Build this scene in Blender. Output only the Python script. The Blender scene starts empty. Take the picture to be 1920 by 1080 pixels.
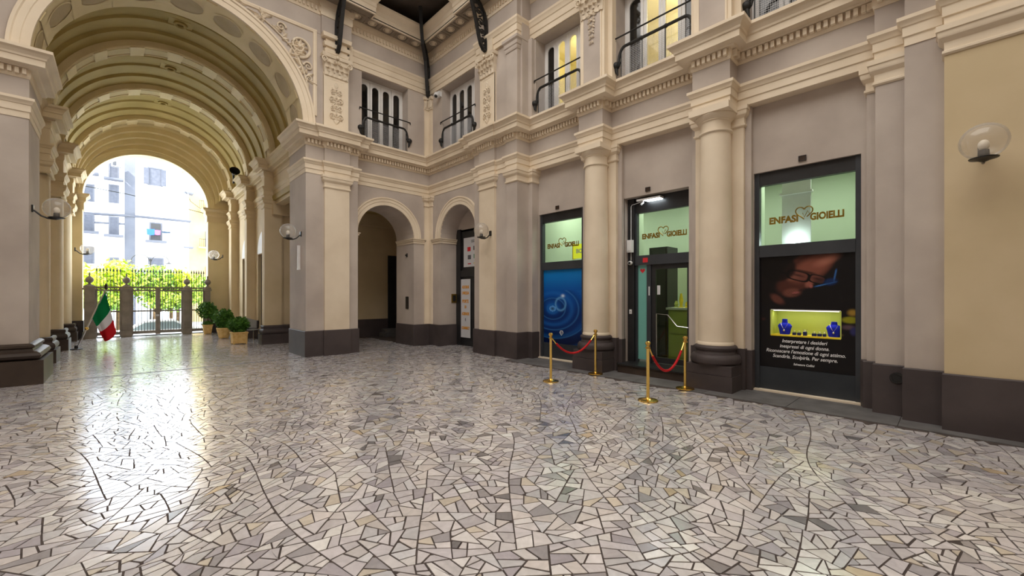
import bpy, bmesh, math, random
from mathutils import Vector, Matrix
R = math.radians
PI = math.pi
random.seed(11)
scene = bpy.context.scene
C = scene.collection

# ------------------------------------------------------------------ camera, sky, daylight, exposure
CAM_H, YAW, FPX = 1.7, R(43.3), 780.0
cam_d = bpy.data.cameras.new('camera'); cam = bpy.data.objects.new('camera', cam_d); C.objects.link(cam)
cam_d.sensor_width = 36.0; cam_d.lens = FPX / 1920 * 36; cam_d.shift_y = 14 / 1920
cam_d.clip_start = 0.05; cam_d.clip_end = 300
cam.location = (0, 0, CAM_H); cam.rotation_euler = (R(90), 0, -YAW)
scene.camera = cam
w = bpy.data.worlds.new('sky'); scene.world = w; w.use_nodes = True
wn = w.node_tree.nodes; bg = wn['Background']
bg.inputs[0].default_value = (0.82, 0.91, 1.0, 1); bg.inputs[1].default_value = 9.0
# sunlight on the street (the roof keeps it out of the hall)
su = bpy.data.lights.new('sun', 'SUN'); su.energy = 19.0; su.angle = R(1.0); su.color = (1.0, 0.97, 0.9)
suo = bpy.data.objects.new('sun', su); C.objects.link(suo); suo.rotation_euler = Vector((0.72, 0.30, -0.80)).to_track_quat('-Z', 'Y').to_euler()
# daylight that comes down through the glass roof over the hall
sk = bpy.data.lights.new('glass_roof_daylight', 'AREA'); sk.shape = 'RECTANGLE'; sk.size = 9.0; sk.size_y = 13.6
sk.energy = 1420; sk.color = (1.0, 0.95, 0.885)
sko = bpy.data.objects.new('glass_roof_daylight', sk); C.objects.link(sko); sko.location = (1.4, 3.2, 13.7)
vs = scene.view_settings; vs.view_transform = 'Standard'; vs.look = 'None'; vs.exposure = 0.0; vs.gamma = 1.0
vs.use_curve_mapping = False
scene.cycles.use_denoising = True
scene.cycles.max_bounces = 10; scene.cycles.diffuse_bounces = 6; scene.cycles.transparent_max_bounces = 12
scene.cycles.sample_clamp_indirect = 6.0

# ------------------------------------------------------------------ materials
MATS = {}
def principled(name, col, rough=0.6, metal=0.0, spec=0.5, emis=None, estr=0.0):
    m = bpy.data.materials.new(name); m.use_nodes = True
    b = m.node_tree.nodes['Principled BSDF']
    b.inputs['Base Color'].default_value = (*col, 1); b.inputs['Roughness'].default_value = rough
    b.inputs['Metallic'].default_value = metal; b.inputs['Specular IOR Level'].default_value = spec
    if emis: b.inputs['Emission Color'].default_value = (*emis, 1); b.inputs['Emission Strength'].default_value = estr
    MATS[name] = m
    return m
def noisy(name, a, b_, scale=3.0, rough=0.75, bump=0.05, bscale=30, detail=5, spec=0.3, metal=0.0, lo=0.35, hi=0.65):
    m = principled(name, a, rough, metal, spec); nt = m.node_tree; N = nt.nodes; L = nt.links
    bs = N['Principled BSDF']; tc = N.new('ShaderNodeTexCoord'); n1 = N.new('ShaderNodeTexNoise')
    n1.inputs['Scale'].default_value = scale; n1.inputs['Detail'].default_value = detail
    cr = N.new('ShaderNodeValToRGB'); cr.color_ramp.elements[0].position = lo; cr.color_ramp.elements[1].position = hi
    cr.color_ramp.elements[0].color = (*a, 1); cr.color_ramp.elements[1].color = (*b_, 1)
    L.new(tc.outputs['Object'], n1.inputs['Vector']); L.new(n1.outputs['Fac'], cr.inputs['Fac']); L.new(cr.outputs['Color'], bs.inputs['Base Color'])
    n2 = N.new('ShaderNodeTexNoise'); n2.inputs['Scale'].default_value = bscale; n2.inputs['Detail'].default_value = 4
    L.new(tc.outputs['Object'], n2.inputs['Vector']); bp = N.new('ShaderNodeBump'); bp.inputs['Strength'].default_value = bump; bp.inputs['Distance'].default_value = 0.02
    L.new(n2.outputs['Fac'], bp.inputs['Height']); L.new(bp.outputs['Normal'], bs.inputs['Normal'])
    return m
def vcol(name, rough=0.5, spec=0.4, noise=0.0, rvar=0.0):
    m = principled(name, (1, 1, 1), rough, 0, spec); nt = m.node_tree; N = nt.nodes; L = nt.links; bs = N['Principled BSDF']
    at = N.new('ShaderNodeAttribute'); at.attribute_name = 'Col'
    if noise:
        tc = N.new('ShaderNodeTexCoord'); n1 = N.new('ShaderNodeTexNoise'); n1.inputs['Scale'].default_value = 9; n1.inputs['Detail'].default_value = 6; n1.inputs['Distortion'].default_value = 1.5
        L.new(tc.outputs['Object'], n1.inputs['Vector'])
        mr = N.new('ShaderNodeMapRange'); mr.inputs[1].default_value = 0.25; mr.inputs[2].default_value = 0.75; mr.inputs[3].default_value = 1 - noise; mr.inputs[4].default_value = 1 + noise
        L.new(n1.outputs['Fac'], mr.inputs[0]); mx = N.new('ShaderNodeVectorMath'); mx.operation = 'SCALE'
        L.new(at.outputs['Color'], mx.inputs[0]); L.new(mr.outputs[0], mx.inputs['Scale']); L.new(mx.outputs[0], bs.inputs['Base Color'])
        if rvar:
            m2 = N.new('ShaderNodeMapRange'); m2.inputs[1].default_value = 0.3; m2.inputs[2].default_value = 0.7; m2.inputs[3].default_value = rough - rvar; m2.inputs[4].default_value = rough + rvar
            L.new(n1.outputs['Fac'], m2.inputs[0]); L.new(m2.outputs[0], bs.inputs['Roughness'])
    else: L.new(at.outputs['Color'], bs.inputs['Base Color'])
    return m
def glassy(name, tint, mix=0.12, rough=0.02):
    m = bpy.data.materials.new(name); m.use_nodes = True; nt = m.node_tree; N = nt.nodes; L = nt.links
    N.remove(N['Principled BSDF']); o = N['Material Output']
    t = N.new('ShaderNodeBsdfTransparent'); t.inputs[0].default_value = (*tint, 1); g = N.new('ShaderNodeBsdfGlossy'); g.inputs['Roughness'].default_value = rough
    fr = N.new('ShaderNodeLayerWeight'); fr.inputs[0].default_value = 0.12
    ad = N.new('ShaderNodeMath'); ad.operation = 'MULTIPLY_ADD'; ad.inputs[1].default_value = 0.6; ad.inputs[2].default_value = mix
    L.new(fr.outputs[0], ad.inputs[0])
    mx = N.new('ShaderNodeMixShader'); L.new(ad.outputs[0], mx.inputs[0]); L.new(t.outputs[0], mx.inputs[1]); L.new(g.outputs[0], mx.inputs[2]); L.new(mx.outputs[0], o.inputs[0])
    MATS[name] = m; return m
M = MATS
noisy('mauve_plaster', (0.435, 0.373, 0.328), (0.55, 0.482, 0.425), 0.9, 0.8, 0.06, 14)
noisy('cream_plaster', (0.71, 0.60, 0.455), (0.80, 0.69, 0.54), 1.2, 0.7, 0.05, 16)
noisy('cream_relief', (0.66, 0.56, 0.43), (0.76, 0.66, 0.52), 6, 0.7, 0.15, 40)
noisy('honey_plaster', (0.58, 0.465, 0.29), (0.66, 0.535, 0.35), 1.0, 0.75, 0.05, 14)
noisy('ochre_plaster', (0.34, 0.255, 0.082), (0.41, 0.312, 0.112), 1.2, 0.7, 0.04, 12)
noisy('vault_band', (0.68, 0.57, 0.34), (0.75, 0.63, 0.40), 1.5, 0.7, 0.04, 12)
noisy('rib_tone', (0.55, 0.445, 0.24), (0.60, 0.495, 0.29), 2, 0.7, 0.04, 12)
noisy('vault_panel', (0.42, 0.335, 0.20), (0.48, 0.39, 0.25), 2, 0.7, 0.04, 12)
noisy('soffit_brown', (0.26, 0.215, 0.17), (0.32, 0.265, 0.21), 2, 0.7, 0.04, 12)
noisy('plinth_paint', (0.060, 0.047, 0.047), (0.082, 0.065, 0.064), 1.6, 0.55, 0.06, 20)
noisy('base_brown', (0.042, 0.029, 0.022), (0.065, 0.046, 0.035), 2.0, 0.45, 0.06, 20)
noisy('roof_timber', (0.075, 0.058, 0.047), (0.11, 0.088, 0.072), 2.0, 0.7, 0.05, 20)
noisy('slate_slab', (0.10, 0.095, 0.095), (0.155, 0.15, 0.148), 3, 0.5, 0.08, 18)
noisy('dirt_joint', (0.055, 0.042, 0.038), (0.09, 0.07, 0.062), 8, 0.9, 0.2, 60)
noisy('iron', (0.006, 0.0055, 0.0055), (0.012, 0.011, 0.010), 9, 0.6, 0.05, 60, spec=0.5)
noisy('grey_aluminium', (0.030, 0.034, 0.041), (0.042, 0.047, 0.055), 2, 0.38, 0.02, 30, spec=0.5)
noisy('dark_frame', (0.013, 0.013, 0.014), (0.02, 0.02, 0.022), 3, 0.4, 0.02, 30, spec=0.5)
noisy('panel_grey', (0.028, 0.032, 0.038), (0.040, 0.045, 0.052), 1.4, 0.45, 0.03, 30)
noisy('white_paint', (0.74, 0.73, 0.72), (0.80, 0.79, 0.78), 4, 0.5, 0.02, 30)
principled('window_dark', (0.006, 0.0055, 0.005), 0.08, 0, 0.6)
glassy('window_pane', (0.88, 0.88, 0.84), 0.03, 0.02)
glassy('shop_pane', (0.86, 0.92, 0.86), 0.02, 0.02)
glassy('door_pane', (0.78, 0.82, 0.70), 0.02, 0.03)
def globe_mat():
    m = glassy('globe_glass', (0.95, 0.93, 0.90), 0.05, 0.06); nt = m.node_tree; N = nt.nodes; L = nt.links; o = N['Material Output']; src = o.inputs[0].links[0].from_socket
    d = N.new('ShaderNodeBsdfTranslucent'); d.inputs[0].default_value = (.9, .88, .85, 1); d2 = N.new('ShaderNodeBsdfDiffuse'); d2.inputs[0].default_value = (.9, .88, .85, 1); ad = N.new('ShaderNodeMixShader'); ad.inputs[0].default_value = .5; L.new(d.outputs[0], ad.inputs[1]); L.new(d2.outputs[0], ad.inputs[2])
    mx = N.new('ShaderNodeMixShader'); mx.inputs[0].default_value = .22; L.new(src, mx.inputs[1]); L.new(ad.outputs[0], mx.inputs[2]); L.new(mx.outputs[0], o.inputs[0])
globe_mat()
principled('gold_brass', (0.85, 0.58, 0.16), 0.22, 1.0)
noisy('antique_gold', (0.22, 0.14, 0.02), (0.34, 0.22, 0.04), 20, 0.42, 0.02, 30, metal=0.75)
noisy('red_velvet', (0.42, 0.008, 0.012), (0.55, 0.014, 0.018), 30, 0.8, 0.2, 120)
principled('chrome', (0.6, 0.6, 0.6), 0.25, 1.0)
principled('white_plastic', (0.75, 0.75, 0.75), 0.35)
principled('black_plastic', (0.012, 0.012, 0.012), 0.4)
noisy('bronze_plate', (0.035, 0.018, 0.01), (0.05, 0.028, 0.015), 20, 0.5, 0.05, 50)
noisy('shop_green', (0.46, 0.52, 0.38), (0.51, 0.57, 0.43), 0.8, 0.6, 0.02, 20)
noisy('counter_green', (0.42, 0.46, 0.10), (0.50, 0.53, 0.14), 2, 0.5, 0.02, 20)
noisy('niche_green', (0.50, 0.58, 0.10), (0.56, 0.64, 0.14), 2, 0.6, 0.02, 20)
noisy('shelf_yellow', (0.75, 0.55, 0.02), (0.85, 0.65, 0.04), 12, 0.5, 0.05, 40)
noisy('frosted_teal', (0.16, 0.42, 0.36), (0.19, 0.46, 0.40), 1.5, 0.35, 0.01, 20)
noisy('blue_velvet', (0.005, 0.012, 0.42), (0.008, 0.02, 0.55), 12, 0.8, 0.05, 90)
noisy('navy_box', (0.004, 0.008, 0.08), (0.006, 0.012, 0.12), 12, 0.6, 0.02, 50)
principled('shop_light', (1, 1, 1), 0.5, 0, 0.3, (0.85, 0.95, 1.0), 6)
principled('niche_strip', (1, 1, 1), 0.5, 0, 0.3, (1, 1, .8), 2.0)
principled('led_light', (1, 1, 1), 0.5, 0, 0.3, (0.85, 0.95, 1.0), 14)
principled('warm_bulb', (1, 0.95, 0.85), 0.4)
principled('yellow_sign', (0.75, 0.72, 0.03), 0.4, 0, 0.4, (0.8, 0.78, 0.05), 0.7)
noisy('yellow_room', (0.74, 0.67, 0.38), (0.80, 0.73, 0.45), 1, 0.7, 0.02, 20)
vcol('stone_colours', 0.22, 1.0, 0.12, 0.05)
M['stone_colours'].node_tree.nodes['Principled BSDF'].inputs['Coat Weight'].default_value = 1.0; M['stone_colours'].node_tree.nodes['Principled BSDF'].inputs['Coat Roughness'].default_value = 0.17
vcol('print_colours', 0.35, 0.3)
vcol('cloth_colours', 0.8, 0.2)
noisy('terracotta_pot', (0.62, 0.38, 0.12), (0.74, 0.52, 0.22), 7, 0.8, 0.25, 30)
noisy('leaf_green', (0.035, 0.11, 0.015), (0.10, 0.25, 0.03), 7, 0.5, 0.02, 30)
noisy('leaf_bright', (0.22, 0.40, 0.03), (0.62, 0.70, 0.05), 1.6, 0.5, 0.02, 30)
noisy('leaf_mid', (0.10, 0.25, 0.04), (0.40, 0.52, 0.06), 2.2, 0.5, 0.02, 30)
noisy('mesh_wire', (0.40, 0.40, 0.42), (0.48, 0.48, 0.50), 5, 0.5, 0.03, 30)
noisy('bark', (0.10, 0.06, 0.03), (0.17, 0.11, 0.06), 9, 0.9, 0.3, 40)
noisy('soil', (0.04, 0.025, 0.015), (0.07, 0.045, 0.03), 20, 0.95, 0.3, 60)
noisy('asphalt', (0.52, 0.52, 0.52), (0.60, 0.60, 0.60), 3, 0.8, 0.1, 80)
noisy('white_facade', (0.80, 0.82, 0.88), (0.86, 0.88, 0.93), 0.8, 0.8, 0.03, 10)
noisy('grey_facade', (0.085, 0.09, 0.11), (0.105, 0.11, 0.13), 0.8, 0.8, 0.03, 10)
noisy('yellow_facade', (0.42, 0.30, 0.13), (0.48, 0.35, 0.16), 0.8, 0.8, 0.03, 10)
noisy('shutter_grey', (0.06, 0.065, 0.085), (0.08, 0.085, 0.105), 5, 0.6, 0.03, 30)
noisy('brown_wood', (0.22, 0.10, 0.05), (0.30, 0.15, 0.08), 6, 0.6, 0.05, 30)
noisy('gate_stone', (0.20, 0.17, 0.14), (0.27, 0.235, 0.20), 3, 0.75, 0.1, 30)
principled('facade_dark', (0.03, 0.03, 0.035), 0.3)
principled('car_paint', (0.50, 0.52, 0.54), 0.25, 0.3)
principled('car_glass', (0.10, 0.13, 0.14), 0.1)
principled('tyre', (0.02, 0.02, 0.02), 0.8)
principled('laundry_blue', (0.02, 0.10, 0.55), 0.8); principled('laundry_pink', (0.75, 0.10, 0.32), 0.8); principled('laundry_dark', (0.03, 0.05, 0.08), 0.8)
principled('roof_glass', (0.55, 0.57, 0.58), 0.4)
principled('text_white', (0.82, 0.82, 0.82), 0.6); principled('text_orange', (0.70, 0.30, 0.02), 0.5); principled('text_grey', (0.12, 0.12, 0.13), 0.6)
principled('red_print', (0.62, 0.02, 0.03), 0.5); principled('green_print', (0.05, 0.25, 0.12), 0.5)
principled('chair_grey', (0.34, 0.33, 0.32), 0.35)
principled('paper_white', (0.62, 0.62, 0.64), 0.5)

# ------------------------------------------------------------------ mesh helpers
class MB:
    def __init__(s): s.v = []; s.f = []; s.c = []; s.cur = None
    def quad(s, *ps):
        i = len(s.v); s.v += [tuple(p) for p in ps]; s.f.append(tuple(range(i, i + len(ps)))); s.c.append(s.cur); return s
    def add(s, vs, fs):
        i = len(s.v); s.v += [tuple(p) for p in vs]
        for f in fs: s.f.append(tuple(i + k for k in f)); s.c.append(s.cur)
        return s
    def box(s, x0, x1, y0, y1, z0, z1):
        if x0 > x1: x0, x1 = x1, x0
        if y0 > y1: y0, y1 = y1, y0
        if z0 > z1: z0, z1 = z1, z0
        return s.add([(x0, y0, z0), (x1, y0, z0), (x1, y1, z0), (x0, y1, z0), (x0, y0, z1), (x1, y0, z1), (x1, y1, z1), (x0, y1, z1)],
                     [(0, 3, 2, 1), (4, 5, 6, 7), (0, 1, 5, 4), (1, 2, 6, 5), (2, 3, 7, 6), (3, 0, 4, 7)])
    def prism(s, poly, z0, z1):
        n = len(poly)
        a = sum(poly[i][0] * poly[(i + 1) % n][1] - poly[(i + 1) % n][0] * poly[i][1] for i in range(n))
        if a < 0: poly = poly[::-1]
        vs = [(x, y, z0) for x, y in poly] + [(x, y, z1) for x, y in poly]
        return s.add(vs, [tuple(range(n - 1, -1, -1)), tuple(range(n, 2 * n))] + [(i, (i + 1) % n, n + (i + 1) % n, n + i) for i in range(n)])
    def lathe(s, prof, c=(0, 0, 0), n=24, a0=0.0, a1=2 * PI, sx=1, sy=1):
        full = abs(a1 - a0 - 2 * PI) < 1e-6; m = n if full else n + 1; vs = []
        for i in range(m):
            a = a0 + (a1 - a0) * i / n
            for r, z in prof: vs.append((c[0] + r * math.cos(a) * sx, c[1] + r * math.sin(a) * sy, c[2] + z))
        k = len(prof); fs = []
        for i in range(n):
            j = (i + 1) % m
            for q in range(k - 1): fs.append((i * k + q, j * k + q, j * k + q + 1, i * k + q + 1))
        return s.add(vs, fs)
    def sphere(s, c, r, n=12, m=8, sc=(1, 1, 1)):
        pr = [(r * math.sin(PI * i / m) + (1e-4 if i in (0, m) else 0), -r * math.cos(PI * i / m)) for i in range(m + 1)]
        i0 = len(s.v); s.lathe(pr, (0, 0, 0), n)
        for i in range(i0, len(s.v)):
            p = s.v[i]; s.v[i] = (c[0] + p[0] * sc[0], c[1] + p[1] * sc[1], c[2] + p[2] * sc[2])
        return s
    def tube(s, path, r, n=8, cap=True):
        P = [Vector(p) for p in path]; rs = r if isinstance(r, (list, tuple)) else [r] * len(P); vs = []; up = None
        for i, p in enumerate(P):
            t = (P[min(i + 1, len(P) - 1)] - P[max(i - 1, 0)])
            if t.length < 1e-9: t = Vector((0, 0, 1))
            t.normalize()
            if up is None: up = t.orthogonal().normalized()
            up = (up - t * up.dot(t))
            if up.length < 1e-6: up = t.orthogonal()
            up.normalize(); b = t.cross(up)
            for k in range(n):
                a = 2 * PI * k / n; vs.append(p + (up * math.cos(a) + b * math.sin(a)) * rs[i])
        fs = [(i * n + k, i * n + (k + 1) % n, (i + 1) * n + (k + 1) % n, (i + 1) * n + k) for i in range(len(P) - 1) for k in range(n)]
        if cap: fs += [tuple(range(n - 1, -1, -1)), tuple((len(P) - 1) * n + k for k in range(n))]
        return s.add(vs, fs)
    def sweep(s, prof, path, closed=False):
        """profile (d, z): d to the right of the travel direction; mitred corners"""
        n = len(path); rings = []
        for i in range(n):
            ns = []
            for a, b in ((i - 1, i), (i, i + 1)):
                if closed: a %= n; b %= n
                if a < 0 or b >= n: continue
                dx = path[b][0] - path[a][0]; dy = path[b][1] - path[a][1]; l = math.hypot(dx, dy); ns.append((dy / l, -dx / l))
            if len(ns) == 1: m = ns[0]
            else:
                q = 1 + ns[0][0] * ns[1][0] + ns[0][1] * ns[1][1]; m = ((ns[0][0] + ns[1][0]) / q, (ns[0][1] + ns[1][1]) / q)
            rings.append([(path[i][0] + m[0] * d, path[i][1] + m[1] * d, z) for d, z in prof])
        k = len(prof); vs = [p for r in rings for p in r]; fs = []
        for i in range(n if closed else n - 1):
            j = (i + 1) % n
            for q in range(k - 1): fs.append((i * k + q, i * k + q + 1, j * k + q + 1, j * k + q))
        if not closed: fs += [tuple(range(k)), tuple(reversed(range((n - 1) * k, n * k)))]
        return s.add(vs, fs)
    def arc_sweep(s, prof, xc, zs, n=48, a0=0.0, a1=PI):
        """profile (y, r) swept round an arch in the XZ plane"""
        k = len(prof); vs = []
        for i in range(n + 1):
            a = a0 + (a1 - a0) * i / n
            for y, r in prof: vs.append((xc + r * math.cos(a), y, zs + r * math.sin(a)))
        return s.add(vs, [(i * k + q, (i + 1) * k + q, (i + 1) * k + q + 1, i * k + q + 1) for i in range(n) for q in range(k - 1)])
    def plate(s, outer, holes, t, O, U, V, N):
        O, U, V, N = Vector(O), Vector(U), Vector(V), Vector(N); bm = bmesh.new(); es = []; loops = [outer] + list(holes); base = []; k = 0
        for lp in loops:
            vs = [bm.verts.new((p[0], p[1], 0)) for p in lp]; base.append((k, len(lp))); k += len(lp)
            es += [bm.edges.new((vs[i], vs[(i + 1) % len(vs)])) for i in range(len(vs))]
        bm.verts.index_update(); bmesh.ops.triangle_fill(bm, use_beauty=True, use_dissolve=False, edges=es, normal=(0, 0, 1))
        bm.verts.index_update(); p2 = [(v.co.x, v.co.y) for v in bm.verts]; tri = [tuple(v.index for v in f.verts) for f in bm.faces]; bm.free()
        m = len(p2); vs = [O + U * a + V * b for a, b in p2] + [O + U * a + V * b - N * t for a, b in p2]
        fs = [f for f in tri] + [tuple(m + i for i in f[::-1]) for f in tri]
        for st, n in base:
            for i in range(n): a, b = st + i, st + (i + 1) % n; fs.append((a, b, m + b, m + a))
        return s.add(vs, fs)
    def xf(s, mat, i0=0):
        for i in range(i0, len(s.v)): s.v[i] = tuple(mat @ Vector(s.v[i]))
        return s
def arch_loop(uc, r, zs, z0, n=20, cap=1.0):
    return [(uc - r, z0)] + [(uc - r * math.cos(PI * i / n), zs + cap * r * math.sin(PI * i / n)) for i in range(n + 1)] + [(uc + r, z0)]
def rect(u0, u1, v0, v1): return [(u0, v0), (u1, v0), (u1, v1), (u0, v1)]
def wpos(o):
    p = Vector((0, 0, 0))
    while o: p += o.location; o = o.parent
    return p
def obj(name, mb, mat, parent=None, smooth=False, world=True, fix=True, angle=40):
    me = bpy.data.meshes.new(name); off = wpos(parent) if (parent and world) else Vector((0, 0, 0))
    me.from_pydata([(p[0] - off.x, p[1] - off.y, p[2] - off.z) for p in mb.v], [], mb.f); me.update()
    if fix:
        bm = bmesh.new(); bm.from_mesh(me)
        bmesh.ops.recalc_face_normals(bm, faces=bm.faces); bm.to_mesh(me); bm.free()
    if any(c is not None for c in mb.c):
        at = me.color_attributes.new('Col', 'FLOAT_COLOR', 'CORNER'); k = 0
        for p in me.polygons:
            c = mb.c[p.index] or (0.5, 0.5, 0.5)
            for _ in range(p.loop_total): at.data[k].color = (*c, 1); k += 1
    if smooth: me.shade_smooth(); me.set_sharp_from_angle(angle=R(angle))
    me.materials.append(M[mat]); o = bpy.data.objects.new(name, me); C.objects.link(o)
    if parent: o.parent = parent
    return o
def tag(o, label, cat, group=None, kind=None):
    o['label'] = label; o['category'] = cat
    if group: o['group'] = group
    if kind: o['kind'] = kind
    return o
def thing(name, label, cat, loc=(0, 0, 0), group=None, kind=None, rz=0):
    o = bpy.data.objects.new(name, None); C.objects.link(o); o.location = loc; o.rotation_euler.z = rz; o.empty_display_size = 0.2
    return tag(o, label, cat, group, kind)
def copy_tree(o, parent=None):
    c = o.copy(); C.objects.link(c); c.parent = parent
    for ch in list(o.children): copy_tree(ch, c)
    return c
def text(name, body, size, mat, O, U, V, parent, align='CENTER', shear=0.0, bold=0.0, ext=0.002, sx=1.0, fit=None):
    """flat lettering as a mesh; fit = wanted width"""
    cu = bpy.data.curves.new(name, 'FONT'); cu.body = body; cu.size = size; cu.align_x = align; cu.align_y = 'CENTER'; cu.shear = shear; cu.offset = bold; cu.extrude = ext; cu.resolution_u = 3
    tmp = bpy.data.objects.new('tmp', cu); C.objects.link(tmp); dg = bpy.context.evaluated_depsgraph_get(); me = bpy.data.meshes.new_from_object(tmp.evaluated_get(dg)); bpy.data.objects.remove(tmp); bpy.data.curves.remove(cu)
    xs = [v.co.x for v in me.vertices]
    if fit: sx = fit / (max(xs) - min(xs))
    U, V = Vector(U).normalized(), Vector(V).normalized(); N = U.cross(V); O = Vector(O) - (wpos(parent) if parent else Vector((0, 0, 0)))
    me.transform(Matrix(((U.x * sx, V.x, N.x, O.x), (U.y * sx, V.y, N.y, O.y), (U.z * sx, V.z, N.z, O.z), (0, 0, 0, 1)))); me.materials.clear(); me.materials.append(M[mat]); me.name = name
    o = bpy.data.objects.new(name, me); C.objects.link(o)
    if parent: o.parent = parent
    return o

# ------------------------------------------------------------------ plan of the hall (metres, camera over the origin)
CX, RV, ZS = 1.2, 2.47, 6.38            # vault axis, radius, springing
FP = 12.22; FW = 12.5                   # facade pier front, facade wall
RW = 7.82; PW = 7.72; BW = 8.35; EN = 8.15   # right wall: corner bay, pier, shop bays, bay entablature
COLS = [(8.02, 5.67), (8.02, 3.02)]
LEFT_PIERS = [(15.45, 16.35), (18.85, 19.75), (22.35, 23.2)]
RIGHT_PIERS = [(16.45, 16.8), (19.25, 19.6), (22.4, 22.95)]
path_left = [(-5.5, 12.3), (-1.74, 12.3), (-1.74, FP), (-1.28, FP), (-1.28, 13.7), (-1.62, 13.7)]
for a, b in LEFT_PIERS: path_left += [(-1.62, a), (-1.28, a), (-1.28, b), (-1.62, b)]
path_left += [(-1.62, 23.4)]
path_main = [(3.95, 23.4)]
for a, b in reversed(RIGHT_PIERS): path_main += [(3.95, b), (3.66, b), (3.66, a), (3.95, a)]
path_main += [(3.95, 13.7), (3.72, 13.7), (3.72, FP), (4.2, FP), (4.2, FP - .07), (4.9, FP - .07), (4.9, FP), (5.18, FP), (5.18, FW), (RW, FW),
              (RW, 9.83), (PW, 9.83), (PW, 9.52), (PW - .07, 9.52), (PW - .07, 8.84), (PW, 8.84), (PW, 8.37), (PW - .05, 8.37), (PW - .05, 7.95), (EN, 7.95)]
for cx_, cy_ in COLS: path_main += [(EN, cy_ + .32), (7.80, cy_ + .32), (7.80, cy_ - .32), (EN, cy_ - .32)]
path_main += [(EN, .78), (8.0, .78), (8.0, .45), (7.81, .45), (7.81, .07), (7.61, .07), (7.61, -6.5)]

# ------------------------------------------------------------------ floor: crazy paving of marble pieces
floor = thing('floor', 'polished crazy-paved marble floor of the arcade', 'floor', kind='structure')
obj('joint_bed', MB().box(-5.6, 13, -7, 24.0, -0.2, -0.006), 'dirt_joint', floor)
def in_floor(x, y):
    if x < -3.4 or x > 8.6 or y < -1.2 or y > 23.25: return False
    if x * math.sin(YAW) + y * math.cos(YAW) < 1.5: return False
    if x > 7.3 and y > 12.3: return False
    if y > FW + .1: return (-1.3 < x < 3.9) or (3.9 <= x < 8.4 and 12.4 < y < 16.4)
    return x < 7.36 or y > 8.0
def warp(u, v):
    a = R(24); x = u * math.cos(a) - v * math.sin(a); y = u * math.sin(a) + v * math.cos(a)
    dx = .12 * math.sin(1.3 * y + .7 * x + .4) + .03 * math.sin(3.1 * x - 1.7 * y + 2.0)
    dy = .14 * math.sin(1.45 * x - .5 * y + 1.0) + .03 * math.sin(2.6 * y + 2.3 * x)
    return x + dx, y + dy
PAL = [(.62, .585, .60), (.68, .645, .65), (.59, .555, .58), (.73, .70, .69), (.55, .52, .545), (.64, .59, .57), (.61, .60, .62), (.67, .63, .63)]
stones = []
rnd = random.Random(5)
def area(p): return .5 * sum(p[i][0] * p[(i + 1) % len(p)][1] - p[(i + 1) % len(p)][0] * p[i][1] for i in range(len(p)))
def cut(poly, c, n):
    d = [(p[0] - c[0]) * n[0] + (p[1] - c[1]) * n[1] for p in poly]; A, B = [], []
    for i, p in enumerate(poly):
        j = (i + 1) % len(poly); q = poly[j]
        if d[i] >= 0: A.append(p)
        if d[i] <= 0: B.append(p)
        if d[i] * d[j] < 0:
            t = d[i] / (d[i] - d[j]); x = (p[0] + (q[0] - p[0]) * t, p[1] + (q[1] - p[1]) * t); A.append(x); B.append(x)
    return A, B
def inset(poly, g):
    n = len(poly); out = []
    for i in range(n):
        p0, p1, p2 = poly[i - 1], poly[i], poly[(i + 1) % n]; e1 = (p1[0] - p0[0], p1[1] - p0[1]); e2 = (p2[0] - p1[0], p2[1] - p1[1]); l1, l2 = math.hypot(*e1), math.hypot(*e2)
        if l1 < 1e-6 or l2 < 1e-6: continue
        n1, n2 = (-e1[1] / l1, e1[0] / l1), (-e2[1] / l2, e2[0] / l2); q = max(.25, 1 + n1[0] * n2[0] + n1[1] * n2[1]); out.append((p1[0] + g * (n1[0] + n2[0]) / q, p1[1] + g * (n1[1] + n2[1]) / q))
    return out
todo = [[(-14.0, -14.0), (27.0, -14.0), (27.0, 27.0), (-14.0, 27.0)]]
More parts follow.
